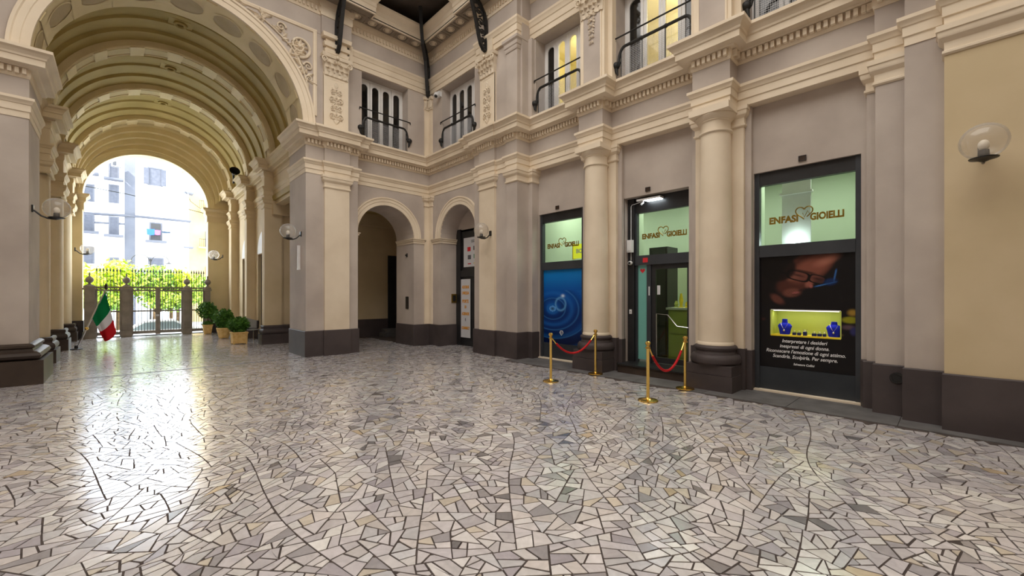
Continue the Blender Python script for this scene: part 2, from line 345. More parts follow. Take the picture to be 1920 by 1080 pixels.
while todo:
    pc = todo.pop(); ar = area(pc); cx = sum(p[0] for p in pc) / len(pc); cy = sum(p[1] for p in pc) / len(pc)
    rad = max(math.hypot(p[0] - cx, p[1] - cy) for p in pc)
    if rad < 1.5 and not any(in_floor(*warp(cx + q[0], cy + q[1])) for q in ((0, 0), (rad, 0), (-rad, 0), (0, rad), (0, -rad))): continue
    if ar > rnd.uniform(.0105, .024):
        sxx = sum((p[0] - cx) ** 2 for p in pc); syy = sum((p[1] - cy) ** 2 for p in pc); sxy = sum((p[0] - cx) * (p[1] - cy) for p in pc)
        an = .5 * math.atan2(2 * sxy, sxx - syy) + (rnd.gauss(0, .30) if ar < 1 else rnd.gauss(0, .12)); k = .16 * rad
        A, B = cut(pc, (cx + rnd.uniform(-k, k), cy + rnd.uniform(-k, k)), (math.cos(an), math.sin(an)))
        if len(A) > 2 and len(B) > 2: todo += [A, B]; continue
    pts = [warp(*p) for p in pc]; cx = sum(p[0] for p in pts) / len(pts); cy = sum(p[1] for p in pts) / len(pts)
    if not in_floor(cx, cy) or any(p[0] > 7.36 and p[1] < 8 for p in pts): continue
    out = inset(pts, rnd.uniform(.0036, .0080))
    if len(out) < 3 or area(out) < .0012: continue
    if len(out) == 3 or rnd.random() < .25:
        i = rnd.randrange(len(out)); p, q, r_ = out[i - 1], out[i], out[(i + 1) % len(out)]; t = rnd.uniform(.08, .2)
        out[i:i + 1] = [(q[0] + (p[0] - q[0]) * t, q[1] + (p[1] - q[1]) * t), (q[0] + (r_[0] - q[0]) * t, q[1] + (r_[1] - q[1]) * t)]
    c = rnd.choice(PAL); r2 = rnd.random()
    if r2 < .02: c = (.20, .19, .20)
    elif r2 < .07: c = (.36, .34, .36)
    elif r2 < .125: c = (.62, .55, .46)
    elif r2 < .131: c = (.58, .46, .31)
    elif r2 < .18: c = (.43, .40, .44)
    elif r2 < .24: c = (.78, .76, .74)
    k = rnd.uniform(.86, 1.12); c = tuple(min(.84, q_ * k) for q_ in c)
    stones.append((cx, cy, out, c, rnd.uniform(-.0012, .0012), rnd.uniform(-.0012, .0012)))
def stone_mesh(mb, st):
    cx, cy, out, c, tx, ty = st; n = len(out); mb.cur = c; z = [tx * (p[0] - cx) * 8 + ty * (p[1] - cy) * 8 for p in out]
    i = len(mb.v)
    mb.v += [(p[0], p[1], z[k]) for k, p in enumerate(out)] + [(p[0], p[1], -.02) for p in out]
    a = sum(out[k][0] * out[(k + 1) % n][1] - out[(k + 1) % n][0] * out[k][1] for k in range(n))
    idx = list(range(n)) if a > 0 else list(range(n - 1, -1, -1))
    mb.f.append(tuple(i + k for k in idx)); mb.c.append(c)
    for k in range(n):
        p, q = idx[k], idx[(k + 1) % n]; mb.f.append((i + q, i + p, i + n + p, i + n + q)); mb.c.append(c)
def in_view(s):
    d = s[0] * math.sin(YAW) + s[1] * math.cos(YAW); l = s[0] * math.cos(YAW) - s[1] * math.sin(YAW)
    return d > .5 and abs(l / d) < 1.26 and CAM_H / d * FPX < 560
vis = sorted([s for s in stones if in_view(s)], key=lambda s: s[0] * math.sin(YAW) + s[1] * math.cos(YAW) - 1.5 * max(math.hypot(p[0] - s[0], p[1] - s[1]) for p in s[2]))
near = set(id(s) for s in vis[:300])
rest = MB()
for s in stones:
    if id(s) in near:
        m = MB(); stone_mesh(m, s); obj('paving_stone', m, 'stone_colours', floor, fix=False)
    else: stone_mesh(rest, s)
o = obj('paving_field', rest, 'stone_colours', floor, fix=False); o['kind'] = 'stuff'
y = .0
sl = [(-.9, .5), (.5, 1.75), (1.75, 3.0), (3.0, 4.35), (4.35, 5.6), (5.6, 6.9), (6.9, 8.0)]
for a, b in sl: obj('slate_slab', MB().box(7.37, 8.6, a + .004, b - .004, -.05, .004), 'slate_slab', floor)
obj('threshold_strip', MB().box(-1.0, 3.7, 12.12, 12.22, -.02, .002), 'slate_slab', floor)
obj('threshold_strip', MB().box(5.2, 7.4, 12.36, 12.42, -.02, .003), 'slate_slab', floor)

# ------------------------------------------------------------------ walls, entablature, vault
XU, YU, ZU = (1, 0, 0), (0, 1, 0), (0, 0, 1)
wall_far = thing('wall_far', 'grey plaster end wall with the tall vaulted archway and small round arch', 'wall', kind='structure')
wall_right = thing('wall_right', 'grey plaster shopfront wall with cream columns and long dentilled cornice', 'wall', kind='structure')
tunnel_l = thing('wall_tunnel_left', 'honey coloured passage wall with engaged columns beside the flag', 'wall', kind='structure')
tunnel_r = thing('wall_tunnel_right', 'honey coloured passage wall with dark doorways behind the potted shrubs', 'wall', kind='structure')
vault = thing('ceiling_vault', 'yellow ribbed barrel vault over the street passage', 'ceiling', kind='structure')

# lower facade
m = MB().plate([(-5.6, 0), (-1.72, 0), (-1.72, 5.2), (-5.6, 5.2)], [], .4, (0, 12.32, 0), XU, ZU, (0, -1, 0)); obj('wall_panel', m, 'mauve_plaster', wall_far)
obj('pier_face', MB().box(-1.74, -1.28, FP, 13.7, 0, 5.3), 'mauve_plaster', wall_far)
obj('pier_face', MB().box(3.72, 5.18, FP, 13.7, 0, 5.3), 'mauve_plaster', wall_far)
obj('pilaster', MB().box(4.2, 4.9, FP - .07, FP + .1, .72, 4.8), 'cream_plaster', wall_far)
A1C, A1R, A1Z = 6.25, .97, 3.62
m = MB().plate([(5.1, 0)] + arch_loop(A1C, A1R, A1Z, 0) + [(RW + .1, 0), (RW + .1, 5.3), (5.1, 5.3)], [], 1.2, (0, FW, 0), XU, ZU, (0, -1, 0)); obj('wall_panel', m, 'mauve_plaster', wall_far)
def archivolt(r0, r1, y0, proud, xc, zs, n=32):
    w_ = r1 - r0
    pr = [(y0 + .02, r0 - .001), (y0 - proud * .6, r0), (y0 - proud * .6, r0 + w_ * .42), (y0 - proud * .85, r0 + w_ * .46), (y0 - proud * .85, r0 + w_ * .78), (y0 - proud * 1.25, r0 + w_ * .84), (y0 - proud * 1.25, r1), (y0 + .02, r1)]
    return MB().arc_sweep(pr, xc, zs, n)
obj('archivolt', archivolt(A1R, A1R + .25, FW, .05, A1C, A1Z), 'cream_plaster', wall_far, True, angle=25)
def impost(path, z): return MB().sweep([(-.02, z - .16), (.02, z - .16), (.02, z - .10), (.05, z - .08), (.05, z - .04), (.08, z - .02), (.08, z), (-.02, z)], path)
obj('impost', impost([(A1C + A1R, 13.65), (A1C + A1R, FW), (7.66, FW)], A1Z), 'cream_plaster', wall_far)
obj('impost', impost([(5.19, FW), (A1C - A1R, FW), (A1C - A1R, 13.65)], A1Z), 'cream_plaster', wall_far)
# big arch wall above the springing
YA = 12.3
m = MB().plate([(-5.6, 6.3)] + arch_loop(CX, RV + .012, ZS, 6.3, 40) + [(4.95, 6.3), (4.95, 10.3), (-5.6, 10.3)], [], .5, (0, YA, 0), XU, ZU, (0, -1, 0)); obj('wall_panel', m, 'mauve_plaster', wall_far)
obj('archivolt', archivolt(RV, RV + .31, YA, .07, CX, ZS, 56), 'cream_plaster', wall_far, True, angle=25)
# upper facade, corner bay with window
m = MB().plate(rect(4.9, RW + .3, 6.3, 10.3), [rect(5.42, 7.0, 6.42, 8.60)], .55, (0, FW, 0), XU, ZU, (0, -1, 0)); obj('wall_panel', m, 'mauve_plaster', wall_far)

# right wall, lower
A2C, A2R = 10.82, .97
m = MB().plate([(FW + .1, 0), (FW + .1, 5.3), (9.6, 5.3), (9.6, 0)] + arch_loop(A2C, A2R, A1Z, 0), [], .7, (RW, 0, 0), YU, ZU, (-1, 0, 0)); obj('wall_panel', m, 'mauve_plaster', wall_right)
m = archivolt(A2R, A2R + .25, 0, .05, A2C, A1Z); m.xf(Matrix(((0, 1, 0, RW), (1, 0, 0, 0), (0, 0, 1, 0), (0, 0, 0, 1)))); obj('archivolt', m, 'cream_plaster', wall_right, True, angle=25)
obj('impost', impost([(RW, 12.3), (RW, A2C + A2R), (8.48, A2C + A2R)], A1Z), 'cream_plaster', wall_right)
obj('pier_face', MB().box(PW, 8.6, 7.95, 9.83, 0, 5.3), 'mauve_plaster', wall_right)
obj('pilaster', MB().box(PW - .07, PW + .1, 8.84, 9.52, .70, 4.8), 'cream_plaster', wall_right)
obj('pilaster', MB().box(PW - .05, PW + .1, 7.942, 8.37, .70, 4.8), 'mauve_plaster', wall_right)
obj('half_pilaster', MB().box(8.10, 8.5, 7.80, 7.96, .70, 4.85), 'mauve_plaster', wall_right)
OPEN = [(6.30, 7.78), (3.66, 5.14), (.98, 2.48)]
m = MB().plate(rect(.6, 8.0, 0, 5.3), [rect(a, b, -0.0 + .0001, 3.9) for a, b in OPEN], .22, (BW, 0, 0), YU, ZU, (-1, 0, 0)); obj('wall_panel', m, 'mauve_plaster', wall_right)
obj('pier_face', MB().box(8.0, 8.6, .45, .78, 0, 5.3), 'mauve_plaster', wall_right)
obj('pier_face', MB().box(7.81, 8.6, .07, .46, 0, 5.6), 'mauve_plaster', wall_right)
obj('pier_face', MB().box(7.61, 8.6, -6.5, .08, 0, 5.6), 'honey_plaster', wall_right)
obj('half_pilaster', MB().box(8.22, 8.4, .78, .90, .70, 5.1), 'mauve_plaster', wall_right)
# corner strip
obj('corner_pilaster', MB().prism([(7.62, FW - .05), (RW - .05, FW - .05), (RW - .05, FW - .24), (RW + .02, FW - .24), (RW + .02, FW + .02), (7.62, FW + .02)], .72, 5.1), 'cream_plaster', wall_right)
# plinth band
PL = [(0, 0), (.03, 0), (.03, .70), (.02, .715), (0, .715), (-.05, .715)]
def plinth(parent, path, mat='plinth_paint', h=1.0):
    obj('plinth', MB().sweep([(d, z * h) for d, z in PL], path), mat, parent)
plinth(wall_far, [(3.72, 13.7), (3.72, FP), (4.2, FP), (4.2, FP - .07), (4.9, FP - .07), (4.9, FP), (5.18, FP), (5.18, FW), (A1C - A1R, FW), (A1C - A1R, 13.7)])
plinth(wall_far, [(A1C + A1R, 13.7), (A1C + A1R, FW), (RW - .02, FW)])
plinth(wall_right, [(RW, FW), (RW, A2C + A2R), (8.5, A2C + A2R)])
plinth(wall_right, [(RW, 9.83), (PW, 9.83), (PW, 9.52), (PW - .07, 9.52), (PW - .07, 8.84), (PW, 8.84), (PW, 8.37), (PW - .05, 8.37), (PW - .05, 7.95), (8.10, 7.95), (8.10, 7.80), (BW, 7.80)])
plinth(wall_right, [(BW, .96), (8.22, .92), (8.22, .78), (8.0, .78), (8.0, .45), (7.81, .45), (7.81, .07), (7.61, .07), (7.61, -6.5)])
obj('vent_hole', MB().lathe([(.001, 0), (.055, 0), (.055, .01), (.075, .012), (.08, 0)], (0, 0, 0), 16).xf(Matrix(((0, 0, -1, 7.965), (0, 1, 0, .545), (1, 0, 0, .535), (0, 0, 0, 1)))), 'black_plastic', wall_right)

# entablature between the floors
ARCH = [(-.35, 5.10), (.012, 5.10), (.012, 5.215), (.03, 5.225), (.03, 5.35), (.045, 5.36), (.06, 5.40), (.085, 5.43), (.085, 5.48), (-.05, 5.48)]
FRZ = [(-.02, 5.47), (.008, 5.47), (.008, 5.87), (-.02, 5.87)]
CORN = [(-.02, 5.85), (.02, 5.86), (.035, 5.90), (.035, 6.03), (.10, 6.035), (.12, 6.06), (.235, 6.075), (.235, 6.19), (.255, 6.20), (.262, 6.235), (.30, 6.29), (.345, 6.32), (.345, 6.375), (-.45, 6.39)]
def path_band(prof, path, name, mat, parent): return obj(name, MB().sweep(prof, path), mat, parent, True, angle=20)
i_split = path_main.index((RW, FW)); i_t = path_main.index((3.72, 13.7))
seg_t, seg_f, seg_r = path_main[:i_t + 1], path_main[i_t:i_split + 1], path_main[i_split:]
def lead(seg, full, at_end):   # keeps mitres right where the path is cut
    return seg
whole = path_main
for nm, pr, mt in (('architrave', ARCH, 'cream_plaster'), ('frieze', FRZ, 'mauve_plaster'), ('cornice', CORN, 'cream_plaster')):
    path_band(pr, whole[i_t - 0:], nm, mt, wall_right)
    path_band(pr, seg_t, nm, 'honey_plaster', tunnel_r)
    path_band(pr, path_left[:5], nm, mt, wall_far)
    path_band(pr, path_left[4:], nm, 'honey_plaster', tunnel_l)
# dentils
dm = MB().box(-.027, .027, -.07, 0, 0, .105)
dmesh = None
def dentils(path, parent, d0=.035, z=5.915, step=.089, w_=1.0, mat='cream_plaster'):
    global dmesh
    for a, b in zip(path[:-1], path[1:]):
        dx, dy = b[0] - a[0], b[1] - a[1]; l = math.hypot(dx, dy); n = int(l / step)
        if n < 1: continue
        nx, ny = dy / l, -dx / l; ang = math.atan2(ny, nx) + PI / 2
        for k in range(n):
            t = (k + .5) / n
            if dmesh is None:
                o = obj('dentil', dm, mat, parent, world=False); dmesh = o.data
            else:
                o = bpy.data.objects.new('dentil', dmesh); C.objects.link(o); o.parent = parent
            o.location = (a[0] + dx * t + nx * d0, a[1] + dy * t + ny * d0, z); o.rotation_euler.z = ang
dentils(path_main[i_t + 1:i_split + 1], wall_far)
dentils([(-2.6, 12.3), (-1.74, 12.3), (-1.74, FP), (-1.28, FP)], wall_far)
dentils([p for p in path_main[i_split:] if p[1] > .3], wall_right)
# pilaster capitals under the architrave
CAP = [(-.05, 4.74), (.012, 4.74), (.03, 4.76), (.03, 4.79), (.012, 4.80), (.012, 4.90), (.03, 4.915), (.06, 4.95), (.07, 4.98), (.07, 5.02), (.085, 5.03), (.085, 5.10), (-.05, 5.10)]
def cap(path, parent, mat='cream_plaster'): obj('capital', MB().sweep(CAP, path), mat, parent, True, angle=20)
cap([(4.2, FP), (4.2, FP - .07), (4.9, FP - .07), (4.9, FP)], wall_far)
cap([(PW, 9.52), (PW - .07, 9.52), (PW - .07, 8.84), (PW, 8.84)], wall_right)
cap([(PW, 8.37), (PW - .05, 8.37), (PW - .05, 7.95), (8.10, 7.95), (8.10, 7.80), (8.35, 7.80)], wall_right)
cap([(7.62, FW), (7.62, FW - .05), (RW - .05, FW - .05), (RW - .05, FW - .24), (RW, FW - .24)], wall_right)
cap([(8.4, .90), (8.22, .90), (8.22, .78), (8.0, .78), (8.0, .45)], wall_right)
cap([(7.81, .07), (7.61, .07), (7.61, -6.5)], wall_right)

# columns
def column(cx, cy, lab):
    t = thing('column', lab, 'column', (cx, cy, 0), 'round columns of the shopfront wall', 'structure')
    r0, r1 = .292, .255; sh = [(r0 + .02, .80), (r0 + .02, .83), (r0, .86)]
    for k in range(9):
        q = k / 8; sh.append((r0 - (r0 - r1) * (q ** 1.8), .86 + (4.66 - .86) * q))
    obj('shaft', MB().lathe(sh, (cx, cy, 0), 40), 'cream_plaster', t, True)
    obj('capital', MB().lathe([(r1, 4.64), (r1 + .03, 4.66), (r1 + .03, 4.69), (r1, 4.70), (r1, 4.86), (r1 + .02, 4.87), (r1 + .02, 4.885), (r1 + .05, 4.91), (r1 + .085, 4.96), (r1 + .085, 4.98)], (cx, cy, 0), 40), 'cream_plaster', t, True, angle=30)
    obj('abacus', MB().box(cx - .35, cx + .2, cy - .35, cy + .35, 4.98, 5.10), 'cream_plaster', t)
    obj('torus', MB().lathe([(.30, .45), (.385, .455), (.42, .49), (.43, .54), (.42, .59), (.39, .63), (.35, .64), (.345, .66), (.33, .69), (.335, .72), (.36, .73), (.365, .76), (.35, .785), (.31, .80), (.25, .80)], (cx, cy, 0), 40), 'plinth_paint', t, True, angle=30)
    obj('plinth', MB().box(7.66, 8.36, cy - .41, cy + .41, 0, .28), 'plinth_paint', t); obj('plinth', MB().box(7.675, 8.36, cy - .395, cy + .395, .285, .455), 'plinth_paint', t)
    obj('back_pilaster', MB().box(8.17, 8.36, cy - .43, cy + .43, .72, 5.1), 'cream_plaster', t)
    obj('back_pilaster', MB().box(8.25, 8.37, cy - .53, cy + .53, .715, 5.1), 'mauve_plaster', t)
    obj('back_plinth', MB().box(8.14, 8.37, cy - .46, cy + .46, 0, .74), 'plinth_paint', t); obj('back_plinth', MB().box(8.23, 8.38, cy - .55, cy + .55, 0, .715), 'plinth_paint', t)
    obj('back_capital', MB().sweep(CAP, [(8.4, cy + .43), (8.17, cy + .43), (8.17, cy - .43), (8.4, cy - .43)]), 'cream_plaster', t, True, angle=20)
column(*COLS[0], 'round cream column standing between the blue poster window and the shop door')
column(*COLS[1], 'round cream column standing between the shop door and the jeweller poster window')

# upper storey of the right wall
m = MB().plate([(FW + .1, 6.3), (FW + .1, 10.3), (7.9, 10.3), (7.9, 6.3)], [rect(9.95, 11.7, 6.42, 8.60)], .55, (RW, 0, 0), YU, ZU, (-1, 0, 0)); obj('wall_panel', m, 'mauve_plaster', wall_right)
UOP = [(6.12, 7.72), (3.40, 5.22), (.60, 2.56)]
m = MB().plate(rect(-6.5, 8.0, 6.3, 10.3), [rect(a, b, 6.42, 8.60) for a, b in UOP], .55, (EN, 0, 0), YU, ZU, (-1, 0, 0)); obj('wall_panel', m, 'mauve_plaster', wall_right)
obj('pier_face', MB().box(PW + .02, 8.4, 7.98, 9.62, 6.35, 10.3), 'mauve_plaster', wall_right)
obj('upper_pilaster', MB().box(PW - .02, PW + .2, 7.972, 8.40, 6.37, 8.62), 'mauve_plaster', wall_right)
obj('half_pilaster', MB().box(8.04, 8.4, 7.76, 7.99, 6.37, 8.62), 'mauve_plaster', wall_right)
UCAP = [(-.05, 8.30), (.02, 8.30), (.03, 8.34), (.03, 8.40), (.05, 8.42), (.05, 8.52), (.09, 8.56), (.09, 8.63), (-.05, 8.63)]
obj('capital', MB().sweep(UCAP, [(PW + .05, 8.40), (PW - .02, 8.40), (PW - .02, 7.98), (8.04, 7.98)]), 'mauve_plaster', wall_right)
for cx_, cy_ in COLS + [(8.02, .3)]:
    a, b = cy_ - .33, cy_ + .33
    obj('upper_pilaster', MB().box(7.86, 8.3, a, b, 6.37, 8.66), 'cream_plaster', wall_right)
    obj('pilaster_panel', MB().plate(rect(a + .10, b - .10, 6.56, 8.5), [], .012, (7.848, 0, 0), YU, ZU, (-1, 0, 0)), 'mauve_plaster', wall_right)
    m = MB().plate(rect(a + .07, b - .07, 6.53, 8.53), [rect(a + .10, b - .10, 6.56, 8.5)], .025, (7.838, 0, 0), YU, ZU, (-1, 0, 0)); obj('panel_frame', m, 'cream_plaster', wall_right)
    obj('pilaster_return', MB().box(8.0, 8.3, a - .112, b + .112, 6.37, 8.66), 'cream_plaster', wall_right)
# upper corner strip
obj('corner_pilaster', MB().prism([(7.62, FW - .05), (RW - .05, FW - .05), (RW - .05, FW - .24), (RW + .02, FW - .24), (RW + .02, FW + .02), (7.62, FW + .02)], 6.37, 8.45), 'cream_plaster', wall_right)
# upper entablature
path_up = [(4.98, FP + .02), (4.98, FW), (RW, FW), (RW, 9.62), (PW - .02, 9.62), (PW - .02, 7.98), (EN, 7.98)]
for cx_, cy_ in COLS + [(8.02, .3)]: path_up += [(EN, cy_ + .33), (7.88, cy_ + .33), (7.88, cy_ - .33), (EN, cy_ - .33)]
path_up += [(EN, -6.5)]
path_up2 = [(-5.5, YA), (4.15, YA), (4.15, FP + .02)] + path_up
UARCH = [(-.3, 8.62), (.03, 8.62), (.03, 8.76), (.05, 8.77), (.05, 8.93), (.07, 8.95), (.085, 9.02), (.11, 9.06), (.11, 9.12), (-.03, 9.13)]
path_band(UARCH, path_up[1:], 'architrave', 'cream_plaster', wall_right)
path_band([(-.02, 9.10), (.01, 9.10), (.01, 9.75), (-.02, 9.75)], path_up2, 'frieze', 'mauve_plaster', wall_right)
path_band([(-.02, 9.62), (.03, 9.63), (.04, 9.68), (.04, 9.86), (.07, 9.88), (.08, 9.94), (.09, 10.00), (.09, 10.05), (-.02, 10.05)], path_up2, 'bed_moulding', 'cream_plaster', wall_right)
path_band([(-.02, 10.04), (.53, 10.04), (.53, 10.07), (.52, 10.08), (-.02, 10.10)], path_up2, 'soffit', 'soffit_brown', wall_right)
path_band([(.49, 10.00), (.53, 10.00), (.53, 10.20), (.55, 10.22), (.55, 10.32), (.58, 10.37), (.62, 10.42), (.64, 10.44), (.64, 10.50), (-.3, 10.53)], path_up2, 'crown_moulding', 'cream_plaster', wall_right)
upd = MB().box(-.022, .022, -.045, 0, 0, .11); dmesh = None; dm = upd
dentils([(1.6, YA), (4.15, YA)], wall_far, .04, 9.71, .105)
dentils([(4.98, FW), (RW - .15, FW)], wall_far, .04, 9.71, .105)
dentils([(RW, FW - .15), (RW, 9.62), (PW - .02, 9.62), (PW - .02, 7.98)], wall_right, .04, 9.71, .105)
# soffit coffers with rosettes
def coffer(x, y, rz):
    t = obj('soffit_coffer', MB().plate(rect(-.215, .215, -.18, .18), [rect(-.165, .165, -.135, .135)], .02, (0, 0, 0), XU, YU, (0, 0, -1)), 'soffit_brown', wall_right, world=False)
    t.location = (x, y, 10.02); t.rotation_euler.z = rz
    r_ = obj('rosette', MB().sphere((0, 0, .02), .085, 12, 6, (1, 1, .55)).lathe([(.10, .0), (.115, -.02), (.13, .0)], (0, 0, .015), 16), 'cream_relief', t, True, world=False)
for k in range(5): coffer(RW - .70 - .50 * k, FW - .29, 0)
for k in range(5): coffer(RW - .29, FW - .70 - .50 * k, PI / 2)

# tunnel walls
obj('wall_panel', MB().box(-1.95, -1.62, 13.6, 23.5, 0, 6.4), 'honey_plaster', tunnel_l)
m = MB().plate(rect(16.5, 23.5, 0, 6.4), [rect(17.15, 18.75, .0001, 3.3), rect(20.0, 21.6, .0001, 3.3)], .3, (3.95, 0, 0), YU, ZU, (-1, 0, 0)); obj('wall_panel', m, 'honey_plaster', tunnel_r)
m = MB().plate(rect(13.6, 16.5, 4.9, 6.4), [], .3, (3.97, 0, 0), YU, ZU, (-1, 0, 0)); obj('lintel_panel', m, 'honey_plaster', tunnel_r)
for a, b in ((17.15, 18.75), (20.0, 21.6)):
    obj('dark_doorway', MB().box(4.08, 4.2, a + .02, b - .02, 0, 3.28), 'dark_frame', tunnel_r)
    obj('door_frame', MB().plate(rect(a, b, .0, 3.3), [rect(a + .08, b - .08, .05, 3.2)], .08, (4.06, 0, 0), YU, ZU, (-1, 0, 0)), 'dark_frame', tunnel_r)
    obj('fanlight_arch', MB().plate(arch_loop((a + b) / 2, (b - a) / 2, 3.34, 3.32), [], .02, (3.93, 0, 0), YU, ZU, (-1, 0, 0)), 'white_paint', tunnel_r)
TB = [(.0, .34), (.05, .345), (.075, .38), (.085, .43), (.075, .48), (.05, .51), (.03, .52), (.025, .56), (.04, .58), (.04, .62), (.02, .65), (-.02, .66)]
def moulded_base(path, parent, mat='base_brown', hb=.34, k=1.0):
    obj('base', MB().sweep([(.10 * k, 0), (.10 * k, hb), (-.05, hb)], path), mat, parent)
    obj('torus', MB().sweep([(d * k, z - .34 + hb) for d, z in TB], path), mat, parent, True, angle=30)
def round_path(x, y0, y1, s, n=10):
    yc, r_ = (y0 + y1) / 2, (y1 - y0) / 2
    pts = [(x + s * r_ * .95 * math.sin(PI * i / n), yc - s * r_ * math.cos(PI * i / n)) for i in range(n + 1)]
    return pts
for a, b in LEFT_PIERS:
    rp = [(-1.62 + (p[0] + 1.62) * .85, p[1]) for p in round_path(-1.62, a + .05, b - .05, 1)]
    obj('engaged_column', MB().prism(rp, .5, 5.12), 'honey_plaster', tunnel_l, True)
    moulded_base([(-1.7, a + .05), (-1.26, a + .05), (-1.26, b - .05), (-1.7, b - .05)], tunnel_l, k=1.0)
    cap([(-1.7, a), (-1.28, a), (-1.28, b), (-1.7, b)], tunnel_l, 'honey_plaster')
moulded_base([(-3.2, 12.26), (-1.74, 12.26), (-1.74, FP), (-1.28, FP), (-1.28, 13.6)], wall_far, k=2.1, hb=.46)
for a, b in RIGHT_PIERS:
    obj('pier_face', MB().box(3.66, 4.2, a, b, .5, 5.2), 'honey_plaster', tunnel_r)
    moulded_base([(3.98, b), (3.66, b), (3.66, a), (4.6, a)], tunnel_r, 'plinth_paint')
    cap([(4.0, b), (3.66, b), (3.66, a), (4.6, a)], tunnel_r, 'honey_plaster')
plinth(tunnel_r, [(3.95, 17.15), (3.95, 16.8)]); plinth(tunnel_r, [(3.95, 19.25), (3.95, 18.75)]); plinth(tunnel_r, [(3.95, 20.0), (3.95, 19.6)]); plinth(tunnel_r, [(3.95, 22.4), (3.95, 21.6)])
plinth(tunnel_l, [(-1.62, 13.7), (-1.62, 23.4)], 'base_brown')
# side passage behind the small arch
pas = thing('wall_passage', 'ochre wall of the dim side passage seen through the small arch', 'wall', kind='structure')
m = MB().plate(rect(3.9, 10.5, 0, 5.4), [rect(8.35, 8.85, .0001, 3.4)], .2, (0, 16.6, 0), XU, ZU, (0, -1, 0)); obj('wall_panel', m, 'honey_plaster', pas)
obj('wall_panel', MB().box(8.9, 9.1, 13.6, 16.6, 0, 5.4), 'mauve_plaster', pas)
obj('passage_ceiling', MB().box(3.9, 9.2, 13.6, 16.7, 5.02, 5.2), 'ochre_plaster', pas)
obj('plinth', MB().box(4.7, 8.34, 16.56, 16.6, 0, .72), 'plinth_paint', pas)
obj('dark_doorway', MB().box(8.32, 8.89, 16.5, 16.56, 0, 3.4), 'dark_frame', pas)
obj('ceiling_beam', MB().box(3.9, 9.0, 16.3, 16.58, 4.55, 5.02), 'honey_plaster', pas)
obj('step', MB().box(7.9, 8.9, 15.9, 16.5, 0, .15), 'slate_slab', pas); obj('step', MB().box(8.0, 8.9, 16.15, 16.5, .15, .30), 'slate_slab', pas)
# vault
def vband(pr, name, mat, n=56): return obj(name, MB().arc_sweep(pr, CX, ZS, n), mat, vault, True, angle=25)
vband([(YA + .02, RV), (13.55, RV), (13.55, RV + .28)], 'front_soffit', 'vault_band')
ribs = [(15.75, 16.35), (19.05, 19.65), (22.45, 23.05)]
edges_ = [13.55] + [q for r_ in ribs for q in r_] + [23.4]
for k in range(0, len(edges_), 2):
    a, b = edges_[k], edges_[k + 1]; L_ = b - a; q = RV + .28
    pr = [(a, q + .02), (a + L_ * .22, q + .02), (a + L_ * .24, q - .03), (a + L_ * .34, q - .03), (a + L_ * .36, q + .0), (a + L_ * .46, q), (a + L_ * .48, q - .05), (a + L_ * .60, q - .05), (a + L_ * .62, q - .01), (a + L_ * .76, q - .01), (a + L_ * .78, q - .08), (a + L_ * .92, q - .10), (b, q - .10)]
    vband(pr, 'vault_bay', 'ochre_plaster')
    if L_ > 1:
        for a_ in (R(90),):
            yb = a + L_ * .41
            m = MB().box(-.26, .26, -.22, .22, -.02, .03).lathe([(.07, .03), (.07, .07), (.11, .09), (.15, .07), (.15, .03)], (0, 0, 0), 20)
            o = obj('boss', m, 'ochre_plaster', vault, world=False); o.location = (CX + (RV + .27) * math.cos(a_), yb, ZS + (RV + .27) * math.sin(a_)); o.rotation_euler = (0, PI + (PI / 2 - a_), 0)
for a, b in ribs:
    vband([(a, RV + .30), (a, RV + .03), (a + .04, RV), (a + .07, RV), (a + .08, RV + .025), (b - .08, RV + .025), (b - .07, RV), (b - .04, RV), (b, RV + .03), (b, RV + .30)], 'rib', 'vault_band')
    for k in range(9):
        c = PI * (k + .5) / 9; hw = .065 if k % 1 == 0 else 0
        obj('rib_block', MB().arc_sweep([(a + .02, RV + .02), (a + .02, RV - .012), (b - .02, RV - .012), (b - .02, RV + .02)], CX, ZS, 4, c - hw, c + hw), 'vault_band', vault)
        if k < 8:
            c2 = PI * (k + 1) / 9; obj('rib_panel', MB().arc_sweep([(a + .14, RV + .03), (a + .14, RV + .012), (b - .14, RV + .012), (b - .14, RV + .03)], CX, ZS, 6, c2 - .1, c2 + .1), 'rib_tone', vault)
# front soffit: sunk ovals between plain cross bands
def soffit_oval(ac):
    n = 28; vs = []; ra, ry = .155, .36; yc = (YA + 13.55) / 2
    m = MB()
    for rr, dr in ((1.0, .012), (.86, .012)):
        for i in range(n):
            t = 2 * PI * i / n; a = ac + ra * rr * math.cos(t); y_ = yc + ry * rr * math.sin(t); r_ = RV - dr; vs.append((CX + r_ * math.cos(a), y_, ZS + r_ * math.sin(a)))
    m.add(vs, [(i, (i + 1) % n, n + (i + 1) % n, n + i) for i in range(n)]); obj('oval_frame', m, 'vault_band', vault)
    m = MB(); c = (CX + (RV - .004) * math.cos(ac), yc, ZS + (RV - .004) * math.sin(ac)); vs = [c]
    for i in range(n):
        t = 2 * PI * i / n; a = ac + ra * .86 * math.cos(t); r_ = RV - .004; vs.append((CX + r_ * math.cos(a), yc + ry * .86 * math.sin(t), ZS + r_ * math.sin(a)))
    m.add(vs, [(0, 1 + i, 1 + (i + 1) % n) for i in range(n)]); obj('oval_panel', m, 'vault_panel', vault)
for k in range(9):
    ac = PI * (k + .5) / 9; soffit_oval(ac)
    if k < 8:
        c2 = PI * (k + 1) / 9; obj('cross_band', MB().arc_sweep([(YA + .05, RV), (YA + .05, RV - .02), (13.5, RV - .02), (13.5, RV)], CX, ZS, 4, c2 - .045, c2 + .045), 'vault_band', vault)
